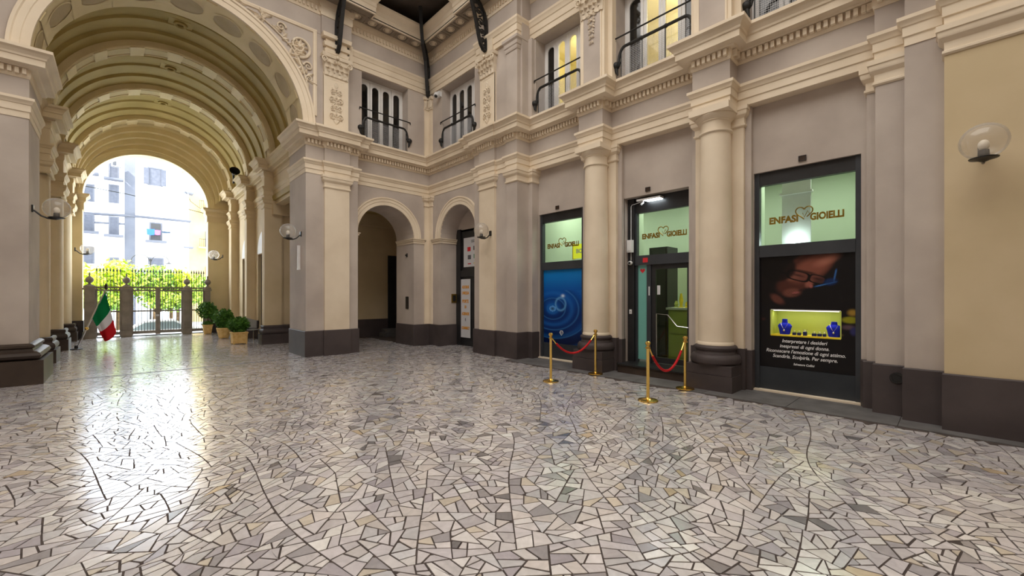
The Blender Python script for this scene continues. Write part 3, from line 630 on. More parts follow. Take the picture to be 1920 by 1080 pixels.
# end wall of the passage with the gate arch
ex, er, ez = .93, 2.0, 5.62
m = MB().plate([(-6, 0)] + arch_loop(ex, er, ez, 0, 40) + [(13.2, 0), (13.2, 11), (-6, 11)], [], .6, (0, 23.4, 0), XU, ZU, (0, -1, 0)); obj('end_wall', m, 'vault_band', vault)  # lighter band colour stands in for daylight bounced off the floor
vs = []; N_ = 40; STP = [(23.05, 0.0), (23.12, .06), (23.12, .22), (23.20, .26), (23.20, .42), (23.28, .46), (23.28, .62), (23.36, .66), (23.36, .84)]
for i in range(N_ + 1):
    a = PI * i / N_
    for y_, q in STP: vs.append((CX + (ex - CX) * q + (RV - (RV - er) * q) * math.cos(a), y_, ZS + (ez - ZS) * q + (RV - (RV - er) * q) * math.sin(a)))
K_ = len(STP); obj('end_steps', MB().add(vs, [(i * K_ + q, (i + 1) * K_ + q, (i + 1) * K_ + q + 1, i * K_ + q + 1) for i in range(N_) for q in range(K_ - 1)]), 'vault_band', vault)
obj('end_archivolt', archivolt(er, er + .26, 23.4, .06, ex, ez, 40), 'vault_band', vault, True, angle=25)
for s in (-1, 1):
    p = [(ex - er, 24.0), (ex - er, 23.4), (-1.6, 23.4)][::-1] if s < 0 else [(ex + er, 24.0), (ex + er, 23.4), (3.95, 23.4)]
    obj('end_impost', MB().sweep([(-.02, ez - .55), (.04, ez - .55), (.04, ez - .3), (.10, ez - .22), (.10, ez - .1), (.2, ez), (.2, ez + .06), (-.02, ez + .06)], p), 'honey_plaster', vault)
    plinth(vault, p, 'plinth_paint')

# unseen sides of the hall and the glazed roof
wl = thing('wall_left', 'plain grey plaster wall closing the hall outside the picture', 'wall', kind='structure')
obj('wall_panel', MB().box(-6, -5.5, -7, 24, 0, 11), 'mauve_plaster', wl)
wn_ = thing('wall_near', 'plain cream plaster wall closing the hall behind the viewer', 'wall', kind='structure')
obj('wall_panel', MB().box(-6, 13, -7.2, -6.5, 0, 11), 'cream_plaster', wn_)
ceil = thing('ceiling', 'dark timber ceiling above the crown moulding with a glazed roof light', 'ceiling', kind='structure')
m = MB().plate(rect(-6, 13.2, -7.2, 24), [rect(-3.4, 6.2, -4.0, 10.4)], .2, (0, 0, 11.1), XU, YU, (0, 0, 1)); obj('ceiling_panel', m, 'roof_timber', ceil)
for k in range(13): obj('glazing_bar', MB().box(-3.4, 6.2, -4.0 + 1.2 * k - .03, -4.0 + 1.2 * k + .03, 13.75, 13.9), 'iron', ceil)
for k in range(12): obj('roof_pane', MB().box(-3.4, 6.2, -3.97 + 1.2 * k, -2.83 + 1.2 * k, 13.88, 13.89), 'roof_glass', ceil)
for x0_, x1_, y0_, y1_ in ((-3.6, -3.4, -4.2, 10.6), (6.2, 6.4, -4.2, 10.6), (-3.4, 6.2, -4.2, -4.0), (-3.4, 6.2, 10.4, 10.6)): obj('added_lantern_wall', MB().box(x0_, x1_, y0_, y1_, 11.1, 14.0), 'white_paint', ceil)  # unseen white shaft, added with the raised lamp to light the upper walls
obj('light_seal_wall', MB().box(13, 13.2, -7, 24, -.2, 11), 'mauve_plaster', ceil)  # unseen shell wall, added to stop outside light leaking in

# ------------------------------------------------------------------ plaster reliefs
def spiral(cu, cv, r, turns, a0, sgn, n=22, k=.15):
    out = []
    for i in range(n):
        t = i / (n - 1); a = a0 + sgn * turns * 2 * PI * t; rr = r * (1 - (1 - k) * t); out.append((cu + rr * math.cos(a), cv + rr * math.sin(a)))
    return out
class Relief:
    def __init__(s, O, U, V, N): s.O, s.U, s.V, s.N = Vector(O), Vector(U), Vector(V), Vector(N); s.mb = MB()
    def P(s, u, v, d=0): return s.O + s.U * u + s.V * v + s.N * d
    def scroll(s, pts, r0, r1, d=.01):
        n = len(pts); s.mb.tube([s.P(u, v, d) for u, v in pts], [r0 + (r1 - r0) * i / (n - 1) for i in range(n)], 6)
    def leaf(s, u, v, ang, L, W, d=.012):
        ca, sa = math.cos(ang), math.sin(ang); n = 5; vs = []
        for i in range(n + 1):
            t = i / n; w_ = W * math.sin(PI * min(1, t * .92 + .08)) ; l = L * t
            for q, h in ((-1, 0), (0, 1), (1, 0)): 
                a, b = l, q * w_ * .5; vs.append(s.P(u + a * ca - b * sa, v + a * sa + b * ca, .002 + d * h * (1 + .6 * t)))
        s.mb.add(vs, [(i * 3 + q, i * 3 + q + 1, i * 3 + q + 4, i * 3 + q + 3) for i in range(n) for q in (0, 1)])
    def bud(s, u, v, r, d=.01):
        c = s.P(u, v, d); s.mb.sphere(tuple(c), r, 8, 5)
def candelabra(O, U, N, w_, h, parent, seed):
    rl = Relief(O, U, ZU, N); rn = random.Random(seed); z = .06
    rl.leaf(0, 0, PI / 2, .16, .10); rl.leaf(0, .02, PI / 2 + .7, .14, .07); rl.leaf(0, .02, PI / 2 - .7, .14, .07)
    k = 0
    rl.mb.tube([rl.P(0, .02, .006), rl.P(0, h - .05, .006)], .010, 6)
    z = .16
    while z < h - .22:
        r_ = w_ * (.30 if k % 2 == 0 else .24)
        for s in (-1, 1):
            rl.scroll([(s * a, b) for a, b in spiral(r_ * 1.05, z + .06, r_ * .75, 1.3, PI, -1)], .014, .007, .014)
            rl.leaf(s * .02, z + .05, PI / 2 - s * .8, .15, .075); rl.leaf(s * .03, z, -s * .15 + (0 if s > 0 else PI), r_ * 1.2, .05); rl.bud(s * r_ * 1.05, z + .06, .018, .016)
        if k % 3 == 1:
            rl.mb.lathe([(.06, 0), (.075, .015), (.09, 0)], (0, 0, 0), 14)
            n0 = len(rl.mb.v) - 14 * 3
            for i in range(n0, len(rl.mb.v)):
                p = rl.mb.v[i]; rl.mb.v[i] = tuple(rl.P(p[0], z + .14 + p[1], p[2] + .004))
        rl.bud(0, z + .13, .028, .012); rl.leaf(0, z + .15, PI / 2, .10, .06); z += .235; k += 1
    rl.leaf(0, h - .2, PI / 2, .16, .12)
    return obj('relief_ornament', rl.mb, 'cream_relief', parent, True)
def corinthian(O, U, N, w_, parent, z0, z1):
    """pilaster capital: bell with two rows of leaves, volutes and abacus"""
    U, N, O = Vector(U), Vector(N), Vector(O); h = z1 - z0; hw = w_ / 2
    def P(u, v, d): return O + U * u + Vector((0, 0, v)) + N * d
    t = obj('capital', MB().add([P(-hw, z0, -.1), P(hw, z0, -.1), P(hw, z0, .03), P(-hw, z0, .03), P(-hw - .05, z1 - .09, -.1), P(hw + .05, z1 - .09, -.1), P(hw + .05, z1 - .09, .07), P(-hw - .05, z1 - .09, .07)],
            [(0, 3, 2, 1), (4, 5, 6, 7), (0, 1, 5, 4), (1, 2, 6, 5), (2, 3, 7, 6), (3, 0, 4, 7)]), 'cream_relief', parent)
    m = MB()
    for a, b, c, d in ((-hw - .09, hw + .09, z1 - .09, .12),):
        m.add([P(a, c, -.1), P(b, c, -.1), P(b, c, d), P(0, c, d - .03), P(a, c, d), P(a, z1, -.1), P(b, z1, -.1), P(b, z1, d + .02), P(0, z1, d - .01), P(a, z1, d + .02)],
              [(4, 3, 2, 1, 0), (5, 6, 7, 8, 9), (0, 1, 6, 5), (1, 2, 7, 6), (2, 3, 8, 7), (3, 4, 9, 8), (4, 0, 5, 9)])
    obj('abacus', m, 'cream_relief', t)
    m = MB()
    for row, (n, zb, L_, off) in enumerate(((5, z0, h * .42, .04), (4, z0 + h * .18, h * .5, .06))):
        for i in range(n):
            u = -hw + w_ * (i + .5) / n; W = w_ / n * .95; vs = []
            for k in range(6):
                q = k / 5; ww = W * .5 * (.7 + .5 * math.sin(PI * q)) * (1 if q < .95 else .5); cur = off + .05 * q * q + (.05 * (q - .7) / .3 if q > .7 else 0); zz = zb + L_ * (q if q < .85 else .85 - (q - .85) * .8)
                vs += [P(u - ww, zz, cur - .012), P(u, zz, cur + .012), P(u + ww, zz, cur - .012)]
            m.add(vs, [(k * 3 + q, k * 3 + q + 1, k * 3 + q + 4, k * 3 + q + 3) for k in range(5) for q in (0, 1)])
    for s in (-1, 1):
        sp = spiral(s * (hw + .015), z1 - .17, .085, 1.6, -PI / 2, s, 24, .12)
        m.tube([P(u, v, .11) for u, v in sp], [.022 - .012 * i / 23 for i in range(24)], 6)
        sp = spiral(s * .06, z1 - .16, .05, 1.4, -PI / 2, -s, 18, .15); m.tube([P(u, v, .10) for u, v in sp], .012, 6)
    m.sphere(tuple(P(0, z1 - .05, .12)), .05, 8, 6)
    obj('acanthus', m, 'cream_relief', t, True)
    return t
# facade pilaster above the pier
obj('upper_pilaster', MB().box(4.2, 4.9, 12.24, 12.6, 6.37, 8.05), 'cream_plaster', wall_far)
m = MB().plate(rect(4.2, 4.9, 6.5, 8.0), [rect(4.34, 4.76, 6.62, 7.9)], .03, (0, 12.235, 0), XU, ZU, (0, -1, 0)); obj('panel_frame', m, 'cream_plaster', wall_far)
candelabra((4.55, 12.235, 6.64), XU, (0, -1, 0), .40, 1.24, wall_far, 1)
corinthian((4.55, 12.24, 0), XU, (0, -1, 0), .66, wall_far, 7.98, 8.56)
obj('impost_block', MB().box(4.25, 4.85, 12.20, 12.6, 8.56, 9.15), 'cream_plaster', wall_far)
for z_, d in ((8.60, .03), (8.78, .05), (9.02, .09)): obj('block_moulding', MB().sweep([(0, z_), (d, z_), (d + .02, z_ + .10), (0, z_ + .12)], [(4.25, 12.6), (4.25, 12.20), (4.85, 12.20), (4.85, 12.6)]), 'cream_plaster', wall_far)
obj('side_block', MB().box(4.85, 5.06, 12.30, 12.6, 8.56, 9.12), 'cream_plaster', wall_far)
# pier pilaster on the right wall
obj('upper_pilaster', MB().box(PW - .05, PW + .2, 8.86, 9.5, 6.37, 8.05), 'cream_plaster', wall_right)
m = MB().plate(rect(8.86, 9.5, 6.5, 8.0), [rect(8.99, 9.37, 6.62, 7.9)], .03, (PW - .055, 0, 0), YU, ZU, (-1, 0, 0)); obj('panel_frame', m, 'cream_plaster', wall_right)
candelabra((PW - .055, 9.18, 6.64), (0, -1, 0), (-1, 0, 0), .36, 1.24, wall_right, 2)
corinthian((PW - .05, 9.18, 0), (0, -1, 0), (-1, 0, 0), .62, wall_right, 7.98, 8.56)
obj('impost_block', MB().box(PW - .09, PW + .2, 8.9, 9.46, 8.56, 9.15), 'cream_plaster', wall_right)
# hanging relief drops on the column pilasters
for cx_, cy_ in COLS[:1]:
    rl = Relief((7.835, cy_, 7.75), (0, -1, 0), ZU, (-1, 0, 0)); rn = random.Random(4)
    for k in range(9):
        z = .75 - k * .13; sc = 1 - k * .085
        for s in (-1, 1): rl.leaf(s * .02, z, -PI / 2 + s * (1.0 + rn.uniform(-.3, .3)), .16 * sc, .08 * sc); rl.scroll([(s * a, b) for a, b in spiral(.09 * sc, z + .02, .05 * sc, 1.2, PI, -1, 14)], .012, .006, .014)
        rl.bud(0, z, .03 * sc, .015)
    obj('relief_drop', rl.mb, 'cream_relief', wall_right, True)
    corinthian((7.86, cy_, 0), (0, -1, 0), (-1, 0, 0), .60, wall_right, 8.10, 8.66)
# corner capital
m = MB()
for (O, U, N) in (((7.74, FW - .05, 0), Vector(XU), Vector((0, -1, 0))), ((RW - .05, FW - .15, 0), Vector((0, -1, 0)), Vector((-1, 0, 0)))):
    O = Vector(O)
    for k in range(3):
        rl = Relief(O + Vector((0, 0, 8.14)), U, ZU, N); rl.leaf(-.08 + .08 * k, 0, PI / 2, .26, .09, .05); m.add(rl.mb.v, rl.mb.f)
m.box(7.58, RW + .02, FW - .1, FW + .02, 8.42, 8.52); m.box(RW - .1, RW + .02, FW - .28, FW, 8.42, 8.52); m.box(7.60, RW + .02, FW - .075, FW + .02, 8.08, 8.13); m.box(RW - .075, RW + .02, FW - .26, FW, 8.08, 8.13)
obj('corner_capital', m, 'cream_relief', wall_right, True)
# spandrel panel
rl = Relief((0, YA - .005, 0), XU, ZU, (0, -1, 0))
for (a, b) in (((3.98, 6.75), (3.98, 9.12)), ((3.98, 9.12), (1.9, 9.12))):
    du, dv = (b[0] - a[0]), (b[1] - a[1])
    if abs(du) < .01: obj('spandrel_moulding', MB().sweep([(-.05, 0), (-.04, .03), (.0, .045), (.05, .03), (.06, 0)], [(0, 0), (0, 2.37)]).xf(Matrix(((1, 0, 0, 3.98), (0, 0, -1, YA), (0, 1, 0, 6.75), (0, 0, 0, 1)))), 'cream_plaster', wall_far)
    else: obj('spandrel_moulding', MB().sweep([(-.05, 0), (-.04, .03), (.0, .045), (.05, .03), (.06, 0)], [(-1.6, 0), (2.13, 0)]).xf(Matrix(((1, 0, 0, 1.9), (0, 0, -1, YA), (0, 1, 0, 9.12), (0, 0, 0, 1)))), 'cream_plaster', wall_far)
rn = random.Random(8)
main = [(3.80, 7.35), (3.74, 7.7), (3.62, 8.02), (3.50, 8.25), (3.35, 8.45), (3.12, 8.62), (2.85, 8.80), (2.6, 8.93), (2.35, 9.0)]
rl.scroll(main, .03, .012, .02)
rl.scroll(spiral(3.58, 8.52, .30, 1.6, -PI / 2, 1, 36, .1), .04, .014, .03); rl.bud(3.58, 8.52, .06, .03)
rl.scroll(spiral(3.80, 8.05, .12, 1.5, PI, -1, 24), .028, .01, .025); rl.scroll(spiral(3.12, 8.86, .12, 1.5, 0, 1, 24), .028, .01, .025); rl.scroll(spiral(3.82, 7.72, .09, 1.5, PI, -1, 20), .022, .01, .02); rl.scroll(spiral(2.72, 8.97, .08, 1.4, 0, 1, 20), .02, .01, .02)
for i in range(46):
    k = rn.random() * (len(main) - 1); a = int(k); q = k - a; u = main[a][0] + (main[min(a + 1, 8)][0] - main[a][0]) * q; v_ = main[a][1] + (main[min(a + 1, 8)][1] - main[a][1]) * q
    rl.leaf(u + rn.uniform(-.05, .1), v_ + rn.uniform(-.05, .1), rn.uniform(0, 2 * PI), rn.uniform(.14, .26), rn.uniform(.06, .12), .035)
for i in range(9):
    a = 2 * PI * i / 9; rl.leaf(3.58, 8.52, a, .22, .09, .04)
obj('spandrel_relief', rl.mb, 'cream_relief', wall_far, True)

# ------------------------------------------------------------------ iron roof brackets
def bracket(name, O, D, lab, z0=8.68, H=2.1, reach=.72):
    """openwork cast-iron bracket in the vertical plane through D"""
    D = Vector(D).normalized(); S = Vector((-D.y, D.x, 0)); O = Vector(O); t = thing(name, lab, 'bracket', tuple(O + Vector((0, 0, z0))), 'cast-iron roof brackets')
    def P(u, z, s=0): return O + D * u + Vector((0, 0, z)) + S * s
    def band(pts, w_, th, nm):
        m = MB(); n = len(pts); vs = []
        for i, (u, z) in enumerate(pts):
            a = pts[max(i - 1, 0)]; b = pts[min(i + 1, n - 1)]; du, dz = b[0] - a[0], b[1] - a[1]; l = math.hypot(du, dz) or 1; nu, nz = -dz / l, du / l
            for q, s in ((-1, -1), (1, -1), (1, 1), (-1, 1)): vs.append(P(u + nu * th * q, z + nz * th * q, s * w_))
        fs = [(i * 4 + k, i * 4 + (k + 1) % 4, i * 4 + 4 + (k + 1) % 4, i * 4 + 4 + k) for i in range(n - 1) for k in range(4)] + [(3, 2, 1, 0), tuple((n - 1) * 4 + k for k in range(4))]
        obj(nm, m.add(vs, fs), 'iron', t)
    outer = [(.02, z0), (.11, z0 + .02), (.21, z0 + .16), (.29, z0 + .42), (.37, z0 + .75), (.46, z0 + 1.05), (reach - .14, z0 + 1.38), (reach, z0 + 1.8), (reach + .12, z0 + H), (reach + .3, z0 + H + .5)]
    inner = [(.02, z0 + .02), (-.0, z0 + .25), (.0, z0 + .6), (.02, z0 + .85), (.08, z0 + 1.05), (.22, z0 + 1.25), (.42, z0 + 1.40), (reach - .1, z0 + 1.5)]
    band(outer, .05, .026, 'outer_rail'); band(inner, .05, .03, 'wall_rail')
    m = MB()
    for (u, z, r_, sg) in ((.12, z0 + .28, .08, 1), (.15, z0 + .50, .10, -1), (.19, z0 + .76, .13, 1), (.26, z0 + 1.04, .14, -1), (.43, z0 + 1.24, .08, 1), (.09, z0 + .12, .06, -1)):
        m.tube([P(a, b) for a, b in spiral(u, z, r_, 1.5, -PI / 2, sg, 26, .12)], .022, 6)
        m.tube([P(u - r_ * 1.1, z - r_ * .3), P(u + r_ * 1.1, z + r_ * .4)], .02, 6)
    obj('scrollwork', m, 'iron', t, True)
    return t
bracket('iron_bracket', (4.55, 12.20, 0), (0, -1, 0), 'black cast-iron scroll bracket above the carved pilaster beside the big arch')
bracket('iron_bracket', (PW - .09, 9.18, 0), (-1, 0, 0), 'black cast-iron scroll bracket above the carved pilaster beside the corner window')
bracket('iron_bracket', (RW - .05, FW - .05, 0), (-1, -1, 0), 'black cast-iron bracket running up the inner corner of the hall', z0=8.5, H=2.3, reach=1.0)

# ------------------------------------------------------------------ upper windows with railings
def capsule(u0, u1, v0, v1, rr=.5, n=8):
    r_ = (u1 - u0) / 2 * rr * 2; r_ = min(r_, (u1 - u0) / 2); pts = []
    for cx, cy, a0 in ((u0 + r_, v0 + r_, PI), (u1 - r_, v0 + r_, 1.5 * PI), (u1 - r_, v1 - r_, 0), (u0 + r_, v1 - r_, .5 * PI)):
        for i in range(n + 1): a = a0 + .5 * PI * i / n; pts.append((cx + r_ * math.cos(a), cy + r_ * math.sin(a)))
    out = [pts[0]]
    for p in pts[1:]:
        if math.hypot(p[0] - out[-1][0], p[1] - out[-1][1]) > 1e-5: out.append(p)
    if math.hypot(out[0][0] - out[-1][0], out[0][1] - out[-1][1]) < 1e-5: out.pop()
    return out
WN = 0
def upper_window(O, U, N, w_, lab, lit, leaves=4, zt=8.595):
    """O: left bottom corner of the window in its plane; U along the window, N to the hall"""
    global WN; WN += 1; U, N, O = Vector(U), Vector(N), Vector(O)
    t = thing('window_%d' % WN, lab, 'window', tuple(O + U * w_ / 2), 'upper floor windows', 'structure')
    h = zt - O.z; lw = (w_ - .10) / leaves
    obj('window_frame', MB().plate(rect(0, w_, 0, h), [rect(.05, w_ - .05, .04, h - .06)], .10, O + N * .03, U, ZU, N), 'white_paint', t)
    obj('room_back', MB().plate(rect(-.4, w_ + .4, -.1, h + .2), [], .02, O - N * (1.6 if lit else .12), U, ZU, N), 'yellow_room' if lit else 'window_dark', t)
    if lit:
        m = MB()
        for u in (-.4, w_ + .4): m.add([O + U * u, O + U * u - N * 1.6, O + U * u - N * 1.6 + Vector((0, 0, h + .2)), O + U * u + Vector((0, 0, h + .2))], [(0, 1, 2, 3)])
        obj('room_side', m, 'yellow_room', t); obj('room_ceiling', MB().add([O - U * .4 + Vector((0, 0, h + .2)), O + U * (w_ + .4) + Vector((0, 0, h + .2)), O + U * (w_ + .4) - N * 1.6 + Vector((0, 0, h + .2)), O - U * .4 - N * 1.6 + Vector((0, 0, h + .2))], [(0, 1, 2, 3)]), 'yellow_room', t)
        obj('room_floor', MB().add([O - U * .4 - Vector((0, 0, .1)), O + U * (w_ + .4) - Vector((0, 0, .1)), O + U * (w_ + .4) - N * 1.6 - Vector((0, 0, .1)), O - U * .4 - N * 1.6 - Vector((0, 0, .1))], [(0, 1, 2, 3)]), 'yellow_room', t)
        l_ = bpy.data.lights.new('room_lamp', 'POINT'); l_.energy = 40; l_.color = (1, .92, .70); l_.shadow_soft_size = .12; lo = bpy.data.objects.new('room_lamp', l_); C.objects.link(lo); lo.location = O + U * w_ * .6 - N * .9 + Vector((0, 0, h - .25))
    for k in range(leaves):
        a = .05 + lw * k; b = a + lw; leaf = obj('casement', MB().plate(rect(a + .006, b - .006, .05, h - .07), [capsule(a + .075, b - .075, .16, h - .17)], .05, O + N * .05, U, ZU, N), 'white_paint', t)
        obj('pane', MB().plate(rect(a + .05, b - .05, .12, h - .14), [], .006, O + N * .02, U, ZU, N), 'window_pane' if lit and k in lit else 'window_dark', leaf)
    return t
def railing(O, U, N, w_, lab, zr=7.22):
    """O at the sill, on the railing line"""
    U, N, O = Vector(U), Vector(N), Vector(O); t = thing('balcony_railing', lab, 'railing', tuple(O + U * w_ / 2), 'window railings of the upper floor')
    def P(u, z, d=0): return O + U * u + Vector((0, 0, z)) + N * d
    h = zr - O.z; pts = []
    for i in range(9): a = PI / 2 * i / 8; pts.append(P(-.02 + .16 * (1 - math.cos(a)), h - .30 + .30 * math.sin(a), 0))
    pts2 = [P(w_ + .02 - .16 * (1 - math.cos(PI / 2 * i / 8)), h - .30 + .30 * math.sin(PI / 2 * i / 8), 0) for i in range(8, -1, -1)]
    obj('handrail', MB().tube(pts + pts2, .032, 8), 'iron', t, True)
    for u in (.33, .67): obj('rail_collar', MB().sphere(tuple(P(w_ * u, h)), .045, 8, 6), 'iron', t, True)
    for u, s in ((-.02, -1), (w_ + .02, 1)):
        m = MB(); m.sphere(tuple(P(u + s * .07, h - .36)), .085, 10, 8, (1, 1, 1)); m.tube([P(u + s * (-.02), h - .30), P(u + s * .0, h - .38), P(u + s * .07, h - .40)], .03, 8); m.tube([P(u + s * .07, h - .40), P(u + s * .05, h - .52), P(u + s * .02, h - .58)], [.05, .035, .01], 8); obj('scroll_end', m, 'iron', t, True)
    obj('top_bar', MB().tube([P(-.12, h + .20), P(-.12, h + .26), P(w_ + .12, h + .26), P(w_ + .12, h + .20)], .017, 6), 'iron', t)
    for u in (.04, w_ * .34, w_ * .66, w_ - .04): obj('upright', MB().tube([P(u, 0), P(u, h - (.0 if .1 < u < w_ - .1 else .12))], .011, 6), 'iron', t)
    m = MB(); nx = int(w_ / .035); nz = int((h - .12) / .035)
    for i in range(1, nx): u = w_ * i / nx; m.tube([P(u, .03), P(u, h - .05)], .0035, 3, False)
    for i in range(nz): z = .03 + (h - .10) * i / nz; m.tube([P(.03, z), P(w_ - .03, z)], .0035, 3, False)
    o = obj('wire_mesh', m, 'mesh_wire', t); o['kind'] = 'stuff'
    return t
upper_window((5.42, FW + .40, 6.44), XU, (0, -1, 0), 1.58, 'white four-leaf window with dark round-topped panes on the end wall above the small arch', ())
upper_window((RW + .36, 11.70, 6.44), (0, -1, 0), (-1, 0, 0), 1.75, 'white window with dark panes next to the inner corner, above the arch with the sign', ())
upper_window((EN + .40, 7.72, 6.44), (0, -1, 0), (-1, 0, 0), 1.60, 'white window glimpsing a yellow lit room, above the blue poster window', (1, 2, 3))
upper_window((EN + .40, 5.22, 6.44), (0, -1, 0), (-1, 0, 0), 1.82, 'white window onto a bright yellow room above the shop door', (1, 2))
upper_window((EN + .40, 2.56, 6.44), (0, -1, 0), (-1, 0, 0), 1.96, 'white window cut by the top of the picture above the jeweller poster', ())
railing((5.46, FW - .02, 6.40), XU, (0, -1, 0), 1.5, 'black iron railing with wire mesh before the window above the small arch')
railing((RW - .02, 11.64, 6.40), (0, -1, 0), (-1, 0, 0), 1.62, 'black iron railing before the window next to the inner corner')
railing((EN - .02, 7.64, 6.40), (0, -1, 0), (-1, 0, 0), 1.46, 'black iron railing before the window above the blue poster')
railing((EN - .02, 5.12, 6.40), (0, -1, 0), (-1, 0, 0), 1.62, 'black iron railing before the bright yellow room above the shop door')
railing((EN - .02, 2.44, 6.40), (0, -1, 0), (-1, 0, 0), 1.74, 'black iron railing at the top edge of the picture above the jeweller poster')

# ------------------------------------------------------------------ globe wall lamps
def globe_lamp(pos, D, lab):
    """pos: point on the wall at globe height; D: outward direction"""
    D = Vector(D).normalized(); p = Vector(pos); t = thing('globe_lamp', lab, 'wall lamp', tuple(p), 'globe wall lamps')
    g = p + D * .34; r_ = .205
    prof = [(.075, -.19)] + [(r_ * math.sin(a), -r_ * math.cos(a)) for a in [R(24) + (PI - R(24)) * i / 18 for i in range(19)]]; prof[-1] = (.001, r_)
    obj('globe', MB().lathe(prof, tuple(g), 32), 'globe_glass', t, True)
    m = MB().lathe([(.001, -.235), (.03, -.23), (.06, -.215), (.12, -.20), (.125, -.19), (.10, -.18), (.05, -.175), (.045, -.10), (.001, -.10)], tuple(g), 20); obj('cup', m, 'black_plastic', t, True)
    obj('bulb', MB().sphere((g.x, g.y, g.z - .04), .05, 12, 8, (1, 1, 1.25)), 'warm_bulb', t, True)
    pts = [p + Vector((0, 0, -.06)), p + D * .05 + Vector((0, 0, -.10)), p + D * .13 + Vector((0, 0, -.18)), p + D * .22 + Vector((0, 0, -.22)), g + Vector((0, 0, -.225))]
    obj('arm', MB().tube(pts, .016, 8), 'black_plastic', t, True)
    S = Vector((-D.y, D.x, 0)); a = p + Vector((0, 0, -.05)); m = MB(); vs = []
    for s, z, d in ((-1, -1, 0), (1, -1, 0), (1, 1, 0), (-1, 1, 0), (-1, -1, 1), (1, -1, 1), (1, 1, 1), (-1, 1, 1)): vs.append(a + S * s * .04 + Vector((0, 0, z * .07)) + D * d * .03)
    m.add(vs, [(0, 3, 2, 1), (4, 5, 6, 7), (0, 1, 5, 4), (1, 2, 6, 5), (2, 3, 7, 6), (3, 0, 4, 7)]); obj('wall_plate', m, 'black_plastic', t)
globe_lamp((-1.28, 12.56, 3.48), XU, 'clear globe lamp on the near pier beyond which the flag stands')
globe_lamp((-1.22, 22.2, 3.45), XU, 'small clear globe lamp beside the street gate, nearest the flag pole')
globe_lamp((3.72, 12.62, 3.48), (-1, 0, 0), 'clear globe lamp on the corner pier right of the street passage')
globe_lamp((3.40, 22.7, 3.52), (-1, 0, 0), 'small white globe lamp beside the gate above the potted shrubs')
globe_lamp((PW - .07, 9.0, 3.51), (-1, 0, 0), 'clear globe lamp in front of the arch with the white sign')
globe_lamp((7.61, -.24, 3.48), (-1, 0, 0), 'large clear globe lamp on the honey coloured wall at the picture edge')

# ------------------------------------------------------------------ jeweller's shop: interior
LU, LN = (0, -1, 0), (-1, 0, 0)
shop = thing('wall_shop', 'pale green interior walls of the jewellery shop behind the glass', 'wall', kind='structure')
obj('back_wall', MB().box(11.6, 11.75, .5, 8.2, 0, 4.7), 'shop_green', shop)
obj('side_wall', MB().box(8.57, 11.7, .4, .5, 0, 4.7), 'shop_green', shop); obj('side_wall', MB().box(8.6, 11.7, 7.95, 8.1, 0, 4.7), 'shop_green', shop)
obj('shop_ceiling', MB().box(8.57, 11.75, .4, 8.2, 4.6, 4.75), 'shop_green', shop); obj('shop_floor', MB().box(8.62, 11.75, .4, 8.2, -.05, .18), 'slate_slab', shop)
for yy in (2.62, 5.3): obj('partition', MB().box(8.57, 9.5, yy, yy + .1, 0, 4.6), 'shop_green', shop)
for k, yy in enumerate((1.75, 4.4, 7.0)):
    t = thing('ceiling_light', ['flat white ceiling light inside the jeweller poster window', 'flat white ceiling light inside the shop door', 'flat white ceiling light inside the blue poster window'][k], 'ceiling light', (9.9, yy, 4.55), 'shop ceiling lights')
    obj('diffuser', MB().box(9.6, 10.2, yy - .3, yy + .3, 4.54, 4.56), 'shop_light', t); obj('frame', MB().plate(rect(-.33, .33, -.33, .33), [rect(-.3, .3, -.3, .3)], .05, (9.9, yy, 4.58), XU, YU, (0, 0, 1)), 'white_plastic', t)
    l_ = bpy.data.lights.new('shop_ceiling_lamp', 'AREA'); l_.size = 1.2; l_.energy = 52; l_.color = (.95, 1, .92); lo = bpy.data.objects.new('shop_ceiling_lamp', l_); C.objects.link(lo); lo.location = (9.9, yy, 4.50)
t = thing('light_panel', 'white upright panel with a bright uplight inside the jeweller poster window', 'lamp', (9.3, 2.04, 2.4))
obj('board', MB().box(9.3, 9.34, 1.81, 2.27, 2.4, 4.0), 'white_paint', t); obj('uplight', MB().lathe([(.001, 0), (.05, 0), (.07, .06), (.001, .05)], (9.18, 2.03, 2.62), 14), 'led_light', t); obj('top_rail', MB().box(9.24, 9.36, 1.78, 2.30, 3.62, 3.66), 'white_paint', t)
l_ = bpy.data.lights.new('uplight_lamp', 'POINT'); l_.energy = 5; l_.shadow_soft_size = .05; l_.color = (.85, .97, 1); lo = bpy.data.objects.new('uplight_lamp', l_); C.objects.link(lo); lo.location = (9.16, 2.03, 2.74)
t = thing('shop_counter', 'yellow-green shop counter with drawers seen through the glass door', 'counter', (9.9, 3.85, .18))
obj('body', MB().box(9.6, 10.2, 3.0, 4.70, .18, 1.36), 'counter_green', t); obj('counter_top', MB().box(9.55, 10.25, 2.96, 4.74, 1.36, 1.41), 'white_paint', t)
for z0_, z1_ in ((.24, .76), (.80, 1.32)):
    for a, b in ((3.05, 3.84), (3.88, 4.66)): obj('drawer', MB().box(9.575, 9.6, a, b, z0_, z1_), 'counter_green', t)
t = thing('dark_panel', 'tall black cabinet beside the counter inside the shop door', 'cabinet', (9.9, 5.02, .18)); obj('body', MB().box(9.75, 10.3, 4.80, 5.28, .18, 2.9), 'dark_frame', t); obj('panel_face', MB().box(9.73, 9.75, 4.83, 5.25, .22, 2.86), 'window_dark', t)  # black panel added where the shop interior is only dark
rn = random.Random(3)
